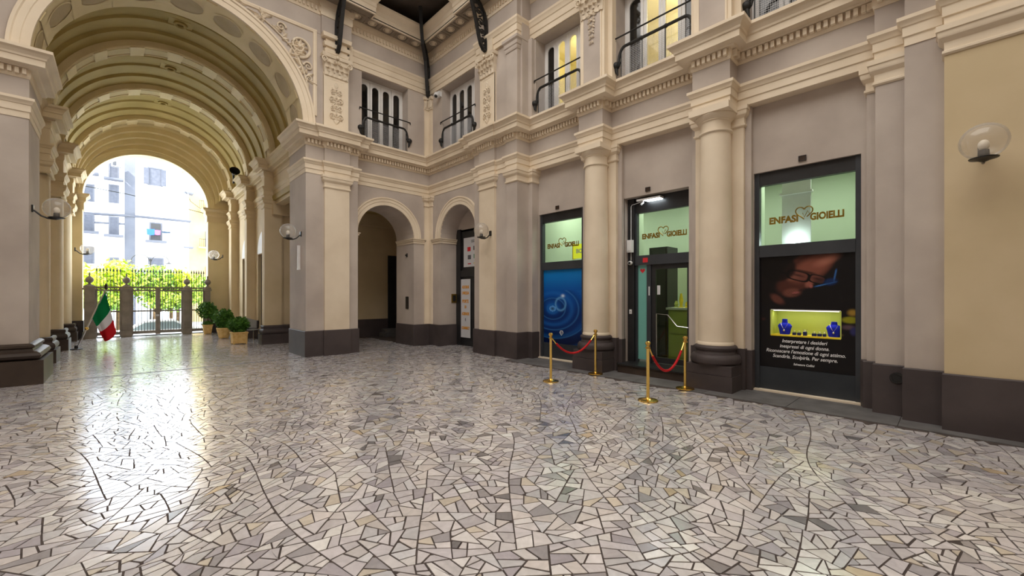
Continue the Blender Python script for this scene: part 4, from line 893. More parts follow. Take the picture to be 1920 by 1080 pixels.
for k, (yy, h, mt) in enumerate(((4.60, .16, 'counter_green'), (4.48, .34, 'shelf_yellow'), (4.34, .14, 'shelf_yellow'), (4.22, .5, 'dark_frame'))):
    t = thing('display_stand', ['low green display block on the shop counter', 'tall yellow cone stand on the shop counter', 'small yellow tray stand on the shop counter', 'dark upright pillar stand on the shop counter'][k], 'display stand', (9.8, yy, 1.41), 'stands on the shop counter')
    obj('stand_base', MB().lathe([(.001, 0), (.055, 0), (.055, .02), (.03, .04)], (9.8, yy, 1.41), 12), mt, t, True); obj('stand_body', MB().lathe([(.03, .04), (.05, h * .5), (.02, h), (.001, h)], (9.8, yy, 1.41), 12), mt, t, True)

# ------------------------------------------------------------------ shopfronts
def heart(cu, cv, w_, n=40):
    pts = []
    for i in range(n):
        a = 2 * PI * i / n; pts.append((cu + w_ * .5 * math.sin(a) ** 3, cv + w_ * .5 * (13 * math.cos(a) - 5 * math.cos(2 * a) - 2 * math.cos(3 * a) - math.cos(4 * a)) / 16))
    return pts
def shop_sign(t, x, yc, zc, w_):
    """gilded lettering with the open heart between the two words, on the glass"""
    sz = w_ * .15
    text('lettering', 'ENFASI', sz, 'antique_gold', (x, yc + w_ * .295, zc), LU, ZU, t, bold=.008, fit=w_ * .41)
    text('lettering', 'GIOIELLI', sz, 'antique_gold', (x, yc - w_ * .285, zc), LU, ZU, t, bold=.008, fit=w_ * .43)
    hp = heart(0, 0, w_ * .23, 60); m = MB()
    P = lambda p: (x, yc - p[0] + w_ * .01, zc + w_ * .09 + p[1])
    m.tube([P(p) for p in hp[33:58]], .010, 6); m.tube([P(p) for p in hp[2:24]], .010, 6)
    m.tube([P((-w_ * .02, -w_ * .01)), P((0, -w_ * .08)), P((w_ * .05, w_ * .02)), P((w_ * .07, -w_ * .03))], .006, 6)
    obj('heart_emblem', m, 'antique_gold', t, True)
def picture(nx, nz, fn):
    """flat print: grid in (u, v) coloured by fn(u, v), v downwards"""
    return nx, nz, fn
def print_sheet(name, y0, y1, z0, z1, x, nx, nz, fn, parent, hole=None):
    vs, fs, cols = [], [], []
    for j in range(nz + 1):
        for i in range(nx + 1): vs.append((x, y0 + (y1 - y0) * i / nx, z1 + (z0 - z1) * j / nz)); cols.append(fn(i / nx, j / nz))
    for j in range(nz):
        for i in range(nx):
            u, v_ = (i + .5) / nx, (j + .5) / nz
            if hole and hole[0] < u < hole[1] and hole[2] < v_ < hole[3]: continue
            a = j * (nx + 1) + i; fs.append((a, a + nx + 1, a + nx + 2, a + 1))
    me = bpy.data.meshes.new(name); off = wpos(parent); me.from_pydata([(p[0] - off.x, p[1] - off.y, p[2] - off.z) for p in vs], [], fs); me.update()
    at = me.color_attributes.new('Col', 'FLOAT_COLOR', 'POINT')
    for k, c in enumerate(cols): at.data[k].color = (*c, 1)
    me.materials.append(M['print_colours']); o = bpy.data.objects.new(name, me); C.objects.link(o); o.parent = parent
    return o
def sm(a, b, x):
    t = max(0.0, min(1.0, (x - a) / (b - a))); return t * t * (3 - 2 * t)
def mixc(a, b, t): return tuple(a[i] + (b[i] - a[i]) * t for i in range(3))
def frame_bars(t, y0, y1, zs, x0, x1, mat):
    """outer frame y0..y1 with bars between the z pairs"""
    for a, b in zs: obj('frame_bar', MB().box(x0, x1, y0, y1, a, b), mat, t)
def plaque(y, lab):
    t = thing('number_plate', lab, 'plaque', (BW, y, 4.0), 'small plates above the shopfronts')
    obj('plate', MB().box(BW - .02, BW, y - .055, y + .055, 3.96, 4.05), 'bronze_plate', t); obj('plate_rim', MB().plate(rect(-.055, .055, -.045, .045), [rect(-.045, .045, -.035, .035)], .004, (BW - .024, y, 4.005), LU, ZU, LN), 'iron', t)
plaque(7.12, 'small dark bronze plate above the blue poster window'); plaque(4.55, 'small dark bronze plate above the shop door'); plaque(1.74, 'small dark bronze plate above the jeweller poster window')
def shop_window(n, y0, y1, lab):
    t = thing('window_%d' % n, lab, 'shop window', (8.45, (y0 + y1) / 2, 0), 'shop windows', 'structure')
    for a, b in ((y0, y0 + .075), (y1 - .075, y1)): obj('frame_post', MB().box(8.40, 8.52, a, b, 0, 3.9), 'grey_aluminium', t)
    obj('top_rail', MB().box(8.41, 8.52, y0 + .07, y1 - .07, 3.67, 3.9), 'dark_frame', t); obj('transom', MB().box(8.40, 8.52, y0 + .07, y1 - .07, 2.385, 2.595), 'grey_aluminium', t)
    obj('bottom_panel', MB().box(8.43, 8.52, y0 + .07, y1 - .07, .02, .425), 'panel_grey', t); obj('sill', MB().box(8.30, 8.5, y0, y1, 0, .03), 'cream_plaster', t)
    obj('pane', MB().box(8.47, 8.476, y0 + .07, y1 - .07, 2.59, 3.68), 'shop_pane', t)
    shop_sign(t, 8.462, (y0 + y1) / 2, 3.02, 1.06)
    return t
def water(u, v):
    base = mixc((.0, .19, .56), (.0, .075, .36), sm(.0, .34, v)); base = mixc(base, (.0, .028, .17), sm(.30, .62, v)); base = mixc(base, (.0, .006, .045), sm(.72, .98, v))
    du, dv = (u - .24), (v - .53) * 1.5 * 1.6; r_ = math.hypot(du, dv * .95)
    if v > .28:
        k = math.exp(-r_ * .9); wv = math.sin(r_ * 17 - .6); base = mixc(base, (.0, .012, .07), .62 * max(0, -wv) * k); base = mixc(base, (.01, .16, .55), .6 * max(0, wv) ** 2 * k)
        for rr, th in ((.66, .018), (.92, .014), (.33, .014)):
            base = mixc(base, (.05, .24, .62), .45 * math.exp(-((r_ - rr) / th) ** 2))
        if r_ < .09: base = mixc((.0, .01, .06), (.1, .35, .8), r_ / .09)
    d2 = math.hypot((u - .45) / .13, (v - .465) / .085)
    base = mixc(base, (.10, .32, .62), .8 * math.exp(-((d2 - 1) / .16) ** 2)); base = mixc(base, (.6, .75, .9), math.exp(-(((u - .51) / .04) ** 2 + ((v - .355) / .018) ** 2)))
    return base
t = shop_window(6, 6.30, 7.78, 'shop window with blue water-drop poster beside the pier')
print_sheet('poster', 7.70, 6.38, .425, 2.385, 8.455, 90, 130, water, t)
m = MB(); hp = [(a, -b) for a, b in ((-.06, .02), (-.035, -.03), (.035, -.03), (.06, .02), (0, .09))]; m.tube([(8.45, 7.07 - a, .74 + b) for a, b in hp + hp[:1]], .007, 5); m.tube([(8.45, 7.07 - a * .5, .745 + b * .5) for a, b in hp + hp[:1]], .005, 5); obj('diamond_emblem', m, 'text_white', t)
sg = thing('neon_sign', 'glowing yellow sign inside the blue poster window, half hidden by the column', 'sign', (8.62, 6.55, 2.62)); obj('box', MB().box(8.60, 8.68, 6.46, 6.80, 2.66, 3.03), 'yellow_sign', sg); text('lettering', 'BO', .15, 'text_white', (8.595, 6.60, 2.84), LU, ZU, sg, bold=.006)
obj('edge', MB().box(8.59, 8.69, 6.80, 6.82, 2.64, 3.05), 'shelf_yellow', sg)
def jeweller(u, v):
    c = (.006, .005, .006)
    def el(cu, cv, ru, rv, ang=0.0):
        du, dv = u - cu, (v - cv) * 1.48; ca, sa = math.cos(ang), math.sin(ang); a, b = du * ca + dv * sa, -du * sa + dv * ca
        return math.hypot(a / ru, b / (rv * 1.48))
    skin, skin_d, skin_l = (.20, .062, .040), (.07, .021, .014), (.40, .15, .10)
    e = el(.50, .135, .40, .13, -.72)                       # head, bent down to the right
    c = mixc(c, skin_d, sm(1.08, .85, e))
    c = mixc(c, skin, sm(1.05, .5, el(.56, .12, .30, .105, -.62)))
    c = mixc(c, skin_l, .75 * sm(1.0, .1, el(.72, .055, .20, .055, -.45)))   # forehead
    c = mixc(c, skin_l, .55 * sm(1.0, .1, el(.38, .185, .12, .045, -.3)))    # cheek
    c = mixc(c, (.006, .004, .004), sm(.33, .20, u + (v - .12) * .55) )                                # hair and shadow side
    c = mixc(c, (.26, .085, .06), sm(1.0, .3, el(.545, .245, .055, .055, .5)))   # nose
    c = mixc(c, (.36, .10, .085), .8 * sm(1.0, .3, el(.565, .27, .028, .022)))
    c = mixc(c, (.15, .05, .035), sm(1.0, .45, el(.36, .325, .13, .05, -.1)))    # muzzle and chin
    c = mixc(c, (.03, .012, .01), .8 * sm(1.0, .3, el(.47, .30, .06, .016, -.4)))
    c = mixc(c, (.28, .08, .075), sm(1.0, .2, el(.40, .325, .06, .013, -.15)))   # lips
    c = mixc(c, (.05, .02, .015), .7 * sm(1.0, .2, el(.40, .342, .07, .007, -.1)))
    c = mixc(c, (.11, .035, .025), sm(1.0, .4, el(.20, .385, .13, .045, .75)))   # neck
    c = mixc(c, (.006, .005, .006), sm(.40, .46, v))
    for (a, b, ru, rv) in ((.43, .178, .118, .040), (.63, .212, .085, .034)):    # glasses
        du, dv = u - a, (v - b) * 1.48; ca, sa = math.cos(.32), math.sin(.32); q1, q2 = (du * ca + dv * sa) / ru, (-du * sa + dv * ca) / (rv * 1.48); d = (abs(q1) ** 3.5 + abs(q2) ** 3.5) ** (1 / 3.5)
        c = mixc(c, (.10, .035, .028), .55 * sm(1.0, .8, d)); c = mixc(c, (.003, .0025, .003), sm(.80, .9, d) * sm(1.16, 1.06, d)); c = mixc(c, (.015, .006, .005), .8 * math.exp(-((q1) ** 2 * 3 + ((q2 + .1) / .25) ** 2)))
    c = mixc(c, (.003, .0025, .003), sm(.014, .006, abs((v - .155) - (u - .30) * .28)) * sm(.20, .24, u) * sm(.34, .30, u))   # temple
    d = abs((v - .115) - (u - .35) * .20); c = mixc(c, (.02, .008, .006), .8 * sm(.018, .004, d) * sm(.36, .44, u) * sm(.66, .56, u))  # brow
    c = mixc(c, (.05, .20, .55), .8 * sm(.007, .002, abs((v - .275) + (u - .60) * .18)) * sm(.58, .64, u) * sm(.84, .78, u)); c = mixc(c, (.05, .18, .5), .7 * sm(.012, .003, abs((u - .80) + (v - .2) * .25)) * sm(.12, .15, v) * sm(.25, .21, v))  # visor glints
    c = mixc(c, (.006, .03, .13), .7 * sm(1.0, .4, el(.76, .235, .09, .04, -.2)))
    c = mixc(c, (.003, .002, .002), sm(1.15, .9, el(.20, .10, .20, .12, .2)) * .9)      # dark hair at the side
    c = mixc(c, (.05, .018, .013), .6 * sm(.5, 1, math.sin(u * 190) * math.sin(v * 260)) * sm(1.0, .5, el(.33, .335, .15, .055)))   # stubble
    c = mixc(c, (.04, .014, .012), sm(1.0, .2, el(.04, .565, .04, .02)))
    c = mixc(c, (.34, .20, .03), sm(1.0, .2, el(.97, .49, .07, .04))); c = mixc(c, (.25, .24, .01), sm(1.0, .5, el(.95, .55, .11, .035))); c = mixc(c, (.10, .06, .07), sm(1.0, .2, el(.93, .61, .10, .03))); c = mixc(c, (.03, .03, .12), sm(1.0, .3, el(.98, .64, .05, .05))); c = mixc(c, (.20, .12, .03), .8 * sm(1.0, .2, el(.83, .675, .07, .02)))
    return c
t = shop_window(7, .98, 2.48, 'shop window with dark poster of a man in glasses and white verse')
PY0, PY1 = 2.405, 1.055
NY0, NY1, NZ0, NZ1 = 2.235, 1.245, 1.0, 1.445
hole = ((PY0 - NY0) / (PY0 - PY1), (PY0 - NY1) / (PY0 - PY1), (2.385 - NZ1) / 1.96, (2.385 - NZ0) / 1.96)
print_sheet('poster', PY0, PY1, .425, 2.385, 8.455, 160, 220, jeweller, t, hole)
for k, (s_, z_, w_) in enumerate((('Interpretare i desideri', .905, .083), ('inespressi di ogni donna.', .815, .083), ("Riconoscere l'emozione di ogni attimo.", .725, .083), ('Scandirla. Scolpirla. Per sempre.', .635, .083), ('Salvatore Collini', .515, .052))):
    text('lettering', s_, w_, 'text_white', (8.449, 1.745, z_), LU, ZU, t, shear=.25, bold=.0012, ext=.0005, sx=.86)
nc = thing('display_niche', 'lit green jewellery niche cut through the dark poster', 'display case', (8.46, 1.74, 1.0))
obj('back_board', MB().box(8.80, 8.82, NY1, NY0, NZ0, NZ1), 'niche_green', nc)
for a in (NY1, NY0): obj('side_board', MB().box(8.452, 8.82, a - .008, a + .008, NZ0, NZ1), 'niche_green', nc)
obj('top_board', MB().box(8.452, 8.82, NY1, NY0, NZ1 - .004, NZ1 + .012), 'white_paint', nc); obj('shelf', MB().box(8.445, 8.82, NY1, NY0, NZ0 - .012, NZ0 + .012), 'shelf_yellow', nc); obj('light_strip', MB().box(8.50, 8.53, NY1 + .03, NY0 - .03, NZ1 - .016, NZ1 - .006), 'niche_strip', nc)
l_ = bpy.data.lights.new('niche_lamp', 'AREA'); l_.shape = 'RECTANGLE'; l_.size = .05; l_.size_y = .9; l_.energy = 1.3; l_.color = (1, 1, .85); lo = bpy.data.objects.new('niche_lamp', l_); C.objects.link(lo); lo.location = (8.56, 1.74, NZ1 - .02); lo.rotation_euler = (0, R(-12), 0)
for k, yy in enumerate((2.05, 1.35)):
    b = thing('necklace_bust', ['blue velvet necklace bust near the left end of the green niche', 'blue velvet necklace bust near the right end of the green niche'][k], 'bust', (8.58, yy, NZ0 + .012), 'blue velvet busts in the niche')
    h = .27 if k == 0 else .25
    vs = []; prof = [(.075, 0), (.08, .02), (.095, .10), (.11, .15), (.085, .185), (.045, .205), (.04, .24), (.042, h), (.001, h + .005)]
    obj('torso', MB().lathe(prof, (8.58, yy, NZ0 + .012), 20, sx=.5), 'blue_velvet', b, True)
    ch = [(8.58 - .06 * math.cos(a * .9), yy + .055 * math.sin(a), NZ0 + .13 + .09 * abs(math.sin(a)) - .03 * math.cos(a)) for a in [-PI / 2 + PI * i / 14 for i in range(15)]]
    obj('chain', MB().tube(ch, .003, 5), 'chrome', b); obj('pendant', MB().sphere((8.525, yy, NZ0 + .085), .018, 8, 6), 'chrome', b, True)
for k, (yy, w_, lab) in enumerate(((1.90, .05, 'navy ring box next to the left bust in the niche'), (1.83, .05, 'navy ring box second from the left bust in the niche'), (1.745, .05, 'navy ring box with a tall jewel in the middle of the niche'), (1.615, .06, 'navy ring box right of the niche middle'), (1.54, .06, 'navy ring box third from the right bust in the niche'), (1.475, .04, 'navy box with a pale bangle beside the right bust'))):
    b = thing('ring_box', lab, 'box', (8.55, yy, NZ0 + .012), 'navy ring boxes in the niche'); hh = .055 + .02 * (k == 2)
    obj('cushion', MB().prism([(8.52, yy - w_ * .5), (8.58, yy - w_ * .5), (8.58, yy + w_ * .5), (8.52, yy + w_ * .5)], NZ0 + .012, NZ0 + hh), 'navy_box', b)
    obj('ring', MB().tube([(8.55, yy + .016 * math.cos(a), NZ0 + hh + .012 + .016 * math.sin(a)) for a in [2 * PI * i / 12 for i in range(13)]], .003, 5), 'chrome', b)
    if k == 2: obj('jewel', MB().tube([(8.55, yy - .03, NZ0 + .13), (8.55, yy - .025, NZ0 + .08), (8.55, yy + .025, NZ0 + .08), (8.55, yy + .03, NZ0 + .13)], .003, 5), 'chrome', b)
# door bay
t = thing('door_1', 'dark framed glass shop door with transom sign and teal side panel', 'door', (8.6, 4.40, .2), kind='structure')
X0, X1 = 8.56, 8.66
obj('frame_post', MB().box(8.50, X1, 4.98, 5.14, .2, 3.9), 'dark_frame', t); obj('frame_post', MB().box(X0, X1, 3.66, 3.72, .2, 3.9), 'dark_frame', t)
obj('top_rail', MB().box(X0, X1, 3.7, 5.0, 3.56, 3.9), 'dark_frame', t); obj('transom', MB().box(8.54, X1, 3.7, 5.0, 2.385, 2.60), 'grey_aluminium', t); obj('transom_edge', MB().box(8.55, X1, 4.94, 4.99, 2.6, 3.56), 'grey_aluminium', t)
obj('pane', MB().box(8.61, 8.616, 3.7, 4.95, 2.6, 3.58), 'shop_pane', t); shop_sign(t, 8.60, 4.32, 3.02, 1.02)
obj('side_post', MB().box(8.57, X1, 4.93, 4.99, .2, 2.4), 'grey_aluminium', t); obj('side_panel', MB().box(8.60, 8.61, 4.70, 4.94, .26, 2.38), 'frosted_teal', t); obj('mullion', MB().box(8.56, X1, 4.60, 4.70, .2, 2.4), 'grey_aluminium', t)
obj('heart_sticker', MB().plate(heart(0, 0, .12), [], .002, (8.598, 4.82, 2.26), LU, ZU, LN), 'red_print', t)
dr = obj('door_leaf', MB().plate(rect(3.72, 4.60, .22, 2.385), [rect(3.80, 4.50, .34, 2.28)], .05, (8.59, 0, 0), YU, ZU, LN), 'dark_frame', t)
obj('pane', MB().box(8.61, 8.616, 3.78, 4.52, .32, 2.30), 'door_pane', dr); obj('handle', MB().tube([(8.57, 4.46, .35), (8.55, 4.46, .45), (8.55, 4.46, 1.30), (8.55, 4.20, 1.28), (8.55, 4.0, 1.05), (8.55, 3.76, 1.03)], .012, 8), 'chrome', dr, True); obj('notice', MB().box(8.600, 8.606, 4.40, 4.47, 1.72, 1.92), 'paper_white', dr)
obj('hinge_strip', MB().box(8.55, 8.57, 4.62, 4.65, 1.70, 1.90), 'paper_white', t)
obj('warning_sticker', MB().box(8.534, 8.54, 4.66, 4.78, 2.44, 2.54), 'red_print', t); obj('sill', MB().box(8.03, 8.66, 3.58, 5.11, 0, .17), 'base_brown', t); obj('sill_top', MB().box(8.0, 8.66, 3.58, 5.11, .17, .20), 'dark_frame', t)
lp = thing('door_light', 'slim white strip light under the shop door lintel', 'lamp', (8.5, 4.5, 3.8)); obj('housing', MB().box(8.40, 8.56, 4.30, 4.86, 3.80, 3.84), 'white_plastic', lp); obj('tube', MB().box(8.41, 8.55, 4.32, 4.66, 3.785, 3.80), 'led_light', lp)
al = thing('alarm_box', 'white alarm siren box on the dark post of the shop door', 'alarm', (8.5, 5.06, 2.8)); obj('housing', MB().prism([(8.42, 5.0), (8.50, 4.985), (8.50, 5.135), (8.42, 5.12)], 2.68, 2.96), 'white_plastic', al); obj('cover', MB().prism([(8.40, 5.03), (8.42, 5.01), (8.42, 5.11), (8.40, 5.09)], 2.72, 2.92), 'white_plastic', al)
al = thing('alarm_sensor', 'small white sensor below the alarm box on the shop door', 'sensor', (8.5, 5.06, 2.42)); obj('housing', MB().sphere((8.475, 5.06, 2.44), .06, 12, 8, (.7, 1, .8)), 'white_plastic', al, True); obj('lens', MB().sphere((8.44, 5.06, 2.44), .03, 8, 6), 'black_plastic', al, True)
al = thing('camera_cable', 'thin white cable along the shop door post', 'cable', (8.5, 5.03, 2.45)); obj('cable', MB().tube([(8.495, 5.05, 2.5), (8.495, 5.05, 3.72), (8.50, 5.03, 3.76), (8.52, 4.80, 3.80)], .008, 6), 'white_plastic', al)
al = thing('bullet_camera', 'small white camera hanging under the shop door strip light', 'camera', (8.44, 4.72, 3.76)); obj('housing', MB().tube([(8.44, 4.72, 3.80), (8.44, 4.72, 3.75), (8.40, 4.75, 3.71)], .022, 8), 'white_plastic', al); obj('lens', MB().sphere((8.39, 4.757, 3.70), .02, 8, 6), 'black_plastic', al, True)
al = thing('entry_bell', 'small grey bell push on the dark post of the shop door', 'bell', (8.5, 5.06, 1.3)); obj('plate', MB().box(8.485, 8.5, 5.03, 5.09, 1.28, 1.38), 'white_plastic', al); obj('button', MB().sphere((8.483, 5.06, 1.33), .014, 8, 6), 'chrome', al)

# ------------------------------------------------------------------ door in the corner arch, with signs
t = thing('door_2', 'black door leaf with printed white boards inside the corner arch', 'door', (8.52, 10.82, 0), kind='structure')
obj('frame_post', MB().box(8.46, 8.6, 11.55, 11.79, 0, 3.95), 'dark_frame', t); obj('door_leaf', MB().box(8.52, 8.6, 9.85, 11.6, 0, 3.95), 'dark_frame', t); obj('transom', MB().box(8.47, 8.6, 9.85, 11.6, 2.33, 2.55), 'dark_frame', t); obj('arch_infill', MB().plate(arch_loop(A2C, A2R, A1Z + .1, 3.93), [], .1, (8.5, 0, 0), YU, ZU, LN), 'mauve_plaster', t)
bd = obj('upper_board', MB().box(8.505, 8.515, 10.2, 11.42, 2.66, 3.64), 'paper_white', t)
for k, (yy, zz, mt) in enumerate(((11.12, 3.25, 'red_print'), (10.80, 3.27, 'text_grey'), (11.10, 2.98, 'text_grey'), (10.78, 3.0, 'green_print'), (11.1, 2.76, 'red_print'), (10.78, 2.77, 'shelf_yellow'))):
    obj('logo_print', MB().box(8.500, 8.505, yy - .085, yy + .085, zz - (.07 if k < 4 else .015), zz + (.07 if k < 4 else .015)), mt, bd)
for zz in (3.52, 3.47): obj('print_line', MB().box(8.500, 8.505, 10.6, 11.0, zz, zz + .022), 'text_grey', bd)
bd = obj('lower_board', MB().box(8.485, 8.495, 11.03, 11.55, .28, 2.25), 'paper_white', t)
for s_, z_, w_ in (('ADORNI', 1.98, .13), ('UNIQUA', 1.78, .13), ('PORTE', 1.50, .15), ('DI', 1.31, .13), ('AZIENDE', 1.08, .13), ('E', .88, .12), ('CONNECT', .60, .12)):
    text('lettering', s_, w_, 'text_orange' if s_ != 'E' else 'text_grey', (8.481, 11.29, z_), LU, ZU, bd, bold=.006, sx=.75)
bd = obj('hours_notice', MB().box(8.50, 8.51, 10.55, 10.78, 1.75, 2.30), 'paper_white', t)
for k in range(4): obj('print_line', MB().box(8.497, 8.50, 10.6, 10.74, 1.85 + .11 * k, 1.90 + .11 * k), 'text_grey', bd)
ic = thing('intercom', 'brass framed intercom on the side of the corner arch', 'intercom', (8.25, 11.79, 1.5)); obj('plate', MB().box(8.26, 8.46, 11.77, 11.79, 1.45, 1.75), 'antique_gold', ic); obj('panel', MB().box(8.30, 8.42, 11.76, 11.77, 1.50, 1.70), 'iron', ic)
ic = thing('letter_slot', 'black upright letter plate on the side of the small round arch', 'letter box', (7.22, 12.9, 1.3)); obj('plate', MB().box(7.20, 7.225, 12.84, 13.0, 1.25, 1.65), 'black_plastic', ic); obj('rim', MB().plate(rect(12.83, 13.01, 1.24, 1.66), [rect(12.845, 12.995, 1.255, 1.645)], .01, (7.195, 0, 0), YU, ZU, LN), 'iron', ic)
ic = thing('door_knocker', 'small dark knob high on the side of the small round arch', 'knob', (7.22, 12.95, 3.1)); obj('plate', MB().box(7.205, 7.22, 12.91, 12.99, 3.03, 3.15), 'iron', ic); obj('knob', MB().sphere((7.18, 12.95, 3.09), .035, 10, 8), 'iron', ic, True)
dc = thing('dome_camera', 'white dome camera on the wall beside the corner window', 'camera', (RW - .02, 11.55, 8.40)); obj('mount', MB().box(RW - .12, RW, 11.72, 11.84, 8.34, 8.50), 'white_plastic', dc); obj('dome', MB().sphere((RW - .16, 11.78, 8.36), .10, 14, 10), 'white_plastic', dc, True); obj('lens', MB().sphere((RW - .21, 11.75, 8.30), .055, 10, 8), 'black_plastic', dc, True)
dc = thing('tube_lamp', 'narrow white upright fitting on the corner pier below its globe lamp', 'wall fitting', (3.72, 12.75, 2.5)); obj('housing', MB().box(3.66, 3.72, 12.70, 12.78, 2.45, 3.12), 'white_paint', dc); obj('end_cap', MB().box(3.655, 3.72, 12.69, 12.79, 2.43, 2.47), 'white_plastic', dc)

# ------------------------------------------------------------------ brass stanchions with red ropes
def stanchion(x, y, lab):
    t = thing('stanchion', lab, 'stanchion', (x, y, 0), 'brass stanchions before the shop')
    obj('base', MB().lathe([(.001, 0), (.155, 0), (.16, .008), (.155, .02), (.11, .03), (.05, .04), (.035, .055), (.001, .055)], (x, y, 0), 32), 'gold_brass', t, True)
    obj('post', MB().lathe([(.026, .05), (.026, .86), (.03, .865), (.03, .875)], (x, y, 0), 20), 'gold_brass', t, True)
    obj('collar', MB().lathe([(.024, .84), (.045, .845), (.045, .862), (.024, .868), (.028, .89), (.026, .905)], (x, y, 0), 20), 'gold_brass', t, True)
    obj('finial', MB().lathe([(.026, .90), (.04, .91), (.043, .93), (.035, .955), (.02, .962), (.001, .965)], (x, y, 0), 20), 'gold_brass', t, True)
ST = [(6.2, 5.46), (7.485, 5.31), (6.2, 3.38), (7.485, 3.35)]
for p, lb in zip(ST, ('brass stanchion standing out on the paving before the blue poster', 'brass stanchion in front of the column beside the blue poster', 'brass stanchion nearest the viewer, out on the paving', 'brass stanchion in front of the column beside the jeweller poster')): stanchion(*p, lb)
def rope(a, b, sag, lab):
    t = thing('rope_barrier', lab, 'rope', ((a[0] + b[0]) / 2, (a[1] + b[1]) / 2, .0), 'red stanchion ropes'); n = 24; pts = []
    A, B = Vector((a[0], a[1], .84)), Vector((b[0], b[1], .84)); d = (B - A).normalized(); A += d * .045; B -= d * .045
    for i in range(n + 1): q = i / n; p = A.lerp(B, q); p.z -= sag * (1 - (2 * q - 1) ** 2); pts.append(p)
    obj('rope', MB().tube(pts[2:-2], .021, 10), 'red_velvet', t, True)
    for q in (pts[:3], pts[-3:]): obj('hook', MB().tube(q, .012, 8), 'gold_brass', t, True)
rope(ST[0], ST[1], .33, 'red velvet rope hanging before the blue poster'); rope(ST[2], ST[3], .43, 'red velvet rope hanging before the shop door')

# ------------------------------------------------------------------ street gate
GY = 23.3
def gate_pillar(x0, x1, h, lab):
    xc = (x0 + x1) / 2; w_ = (x1 - x0) / 2; t = thing('gate_pillar', lab, 'pillar', (xc, GY, 0), 'stone pillars of the street gate')
    obj('shaft', MB().box(x0, x1, GY - w_, GY + w_, .25, h - .2), 'gate_stone', t); obj('foot', MB().box(x0 - .04, x1 + .04, GY - w_ - .04, GY + w_ + .04, 0, .26), 'gate_stone', t)
    obj('cap', MB().sweep([(-.05, h - .2), (.03, h - .2), (.05, h - .14), (.02, h - .12), (.02, h - .05), (-w_ * .6, h + .02)], [(x0, GY - w_), (x1, GY - w_), (x1, GY + w_), (x0, GY + w_)], True), 'gate_stone', t)
    obj('finial', MB().lathe([(.03, 0), (.05, .02), (.035, .07), (.10, .12), (.13, .2), (.10, .28), (.04, .33), (.02, .36), (.03, .42), (.001, .52)], (xc, GY, h), 16), 'gate_stone', t, True)
gate_pillar(-1.02, -.72, 2.12, 'stone gate pillar with ball finial against the passage wall, behind the flag pole')
gate_pillar(.06, .33, 2.12, 'stone gate pillar with ball finial just behind the flag cloth')
gate_pillar(2.03, 2.28, 2.10, 'stone gate pillar with ball finial between the double gate and the potted shrubs')
gate_pillar(2.80, 3.0, 2.10, 'narrow gate pillar at the end nearest the potted shrubs')
def gate_leaf(x0, x1, lab, n, name='iron_gate'):
    t = thing(name, lab, 'gate', ((x0 + x1) / 2, GY, 0), 'iron gate leaves')
    for z0_, z1_ in ((.10, .22), (1.02, 1.08), (1.88, 1.94), (2.0, 2.06)): obj('rail', MB().box(x0, x1, GY - .025, GY + .025, z0_, z1_), 'gate_stone', t)
    for x in (x0 + .03, x1 - .03): obj('stile', MB().box(x - .04, x + .04, GY - .03, GY + .03, .05, 2.06), 'gate_stone', t)
    for k in range(n):
        x = x0 + (x1 - x0) * (k + .5) / n
        m = MB().tube([(x, GY, .22), (x, GY, 2.70)], .011, 6).lathe([(.011, 2.66), (.028, 2.70), (.001, 2.84)], (x, GY, 0), 6); obj('bar', m, 'iron', t)
    m = MB()
    for k in range(int((x1 - x0) / .13)):
        x = x0 + .07 + .13 * k; m.tube([(a, GY, b) for a, b in spiral(x, 1.97, .045, 1, 0, 1, 12, .3)], .009, 5)
    obj('scroll_frieze', m, 'iron', t)
gate_leaf(-.72, .06, 'fixed iron fence panel between the two pillars behind the flag', 8, 'iron_fence')
gate_leaf(.33, 1.17, 'iron gate leaf with spear tops on the flag side of the lock', 9)
gate_leaf(1.19, 2.03, 'iron gate leaf with spear tops on the pot side of the lock', 9)
gate_leaf(2.28, 2.80, 'narrow iron fence panel next to the potted shrubs', 6, 'iron_fence')
t = thing('gate_lock', 'iron lock box where the two gate leaves meet', 'lock', (1.18, GY, .95)); obj('case', MB().box(1.06, 1.30, GY - .075, GY - .031, 1.0, 1.14), 'gate_stone', t); obj('tag', MB().box(1.12, 1.22, GY - .07, GY - .06, .82, .90), 'paper_white', t)

# ------------------------------------------------------------------ flag on its leaning pole
FX, FY = -1.0, 18.95
t = thing('flag', 'green white and red flag on a leaning pole in the passage', 'flag', (FX, FY, 0))
P0, P1 = Vector((FX, FY, 0)), Vector((FX + .67, FY - .05, 1.9))
obj('pole', MB().tube([P0, P0.lerp(P1, .5), P1], .022, 8), 'chrome', t, True); obj('foot', MB().lathe([(.001, 0), (.14, 0), (.14, .02), (.05, .04), (.04, .12), (.001, .12)], tuple(P0), 16), 'iron', t, True)
obj('finial', MB().lathe([(.02, 0), (.045, .03), (.03, .08), (.05, .11), (.001, .2)], tuple(P1), 10), 'bronze_plate', t, True); obj('clamp', MB().sphere(tuple(P0.lerp(P1, .34)), .05, 10, 8), 'gold_brass', t, True)
H0, H1 = P0.lerp(P1, .97), P0.lerp(P1, .52); B0, B1 = Vector((FX + .88, FY - .05, .50)), Vector((FX + .54, FY - .05, .36))
vs, fs, cl = [], [], []; nu, nv = 20, 36
for j in range(nv + 1):
    q = j / nv
    for i in range(nu + 1):
        s = i / nu; p = H0.lerp(H1, s).lerp(B0.lerp(B1, s), q ** .9); p.y += .07 * math.sin(s * 9 + q * 2) * (.3 + q) ; p.z -= .22 * math.sin(PI * s) * q; p.x += .04 * math.sin(s * 7 + 1) * q; vs.append(p)
m = MB()
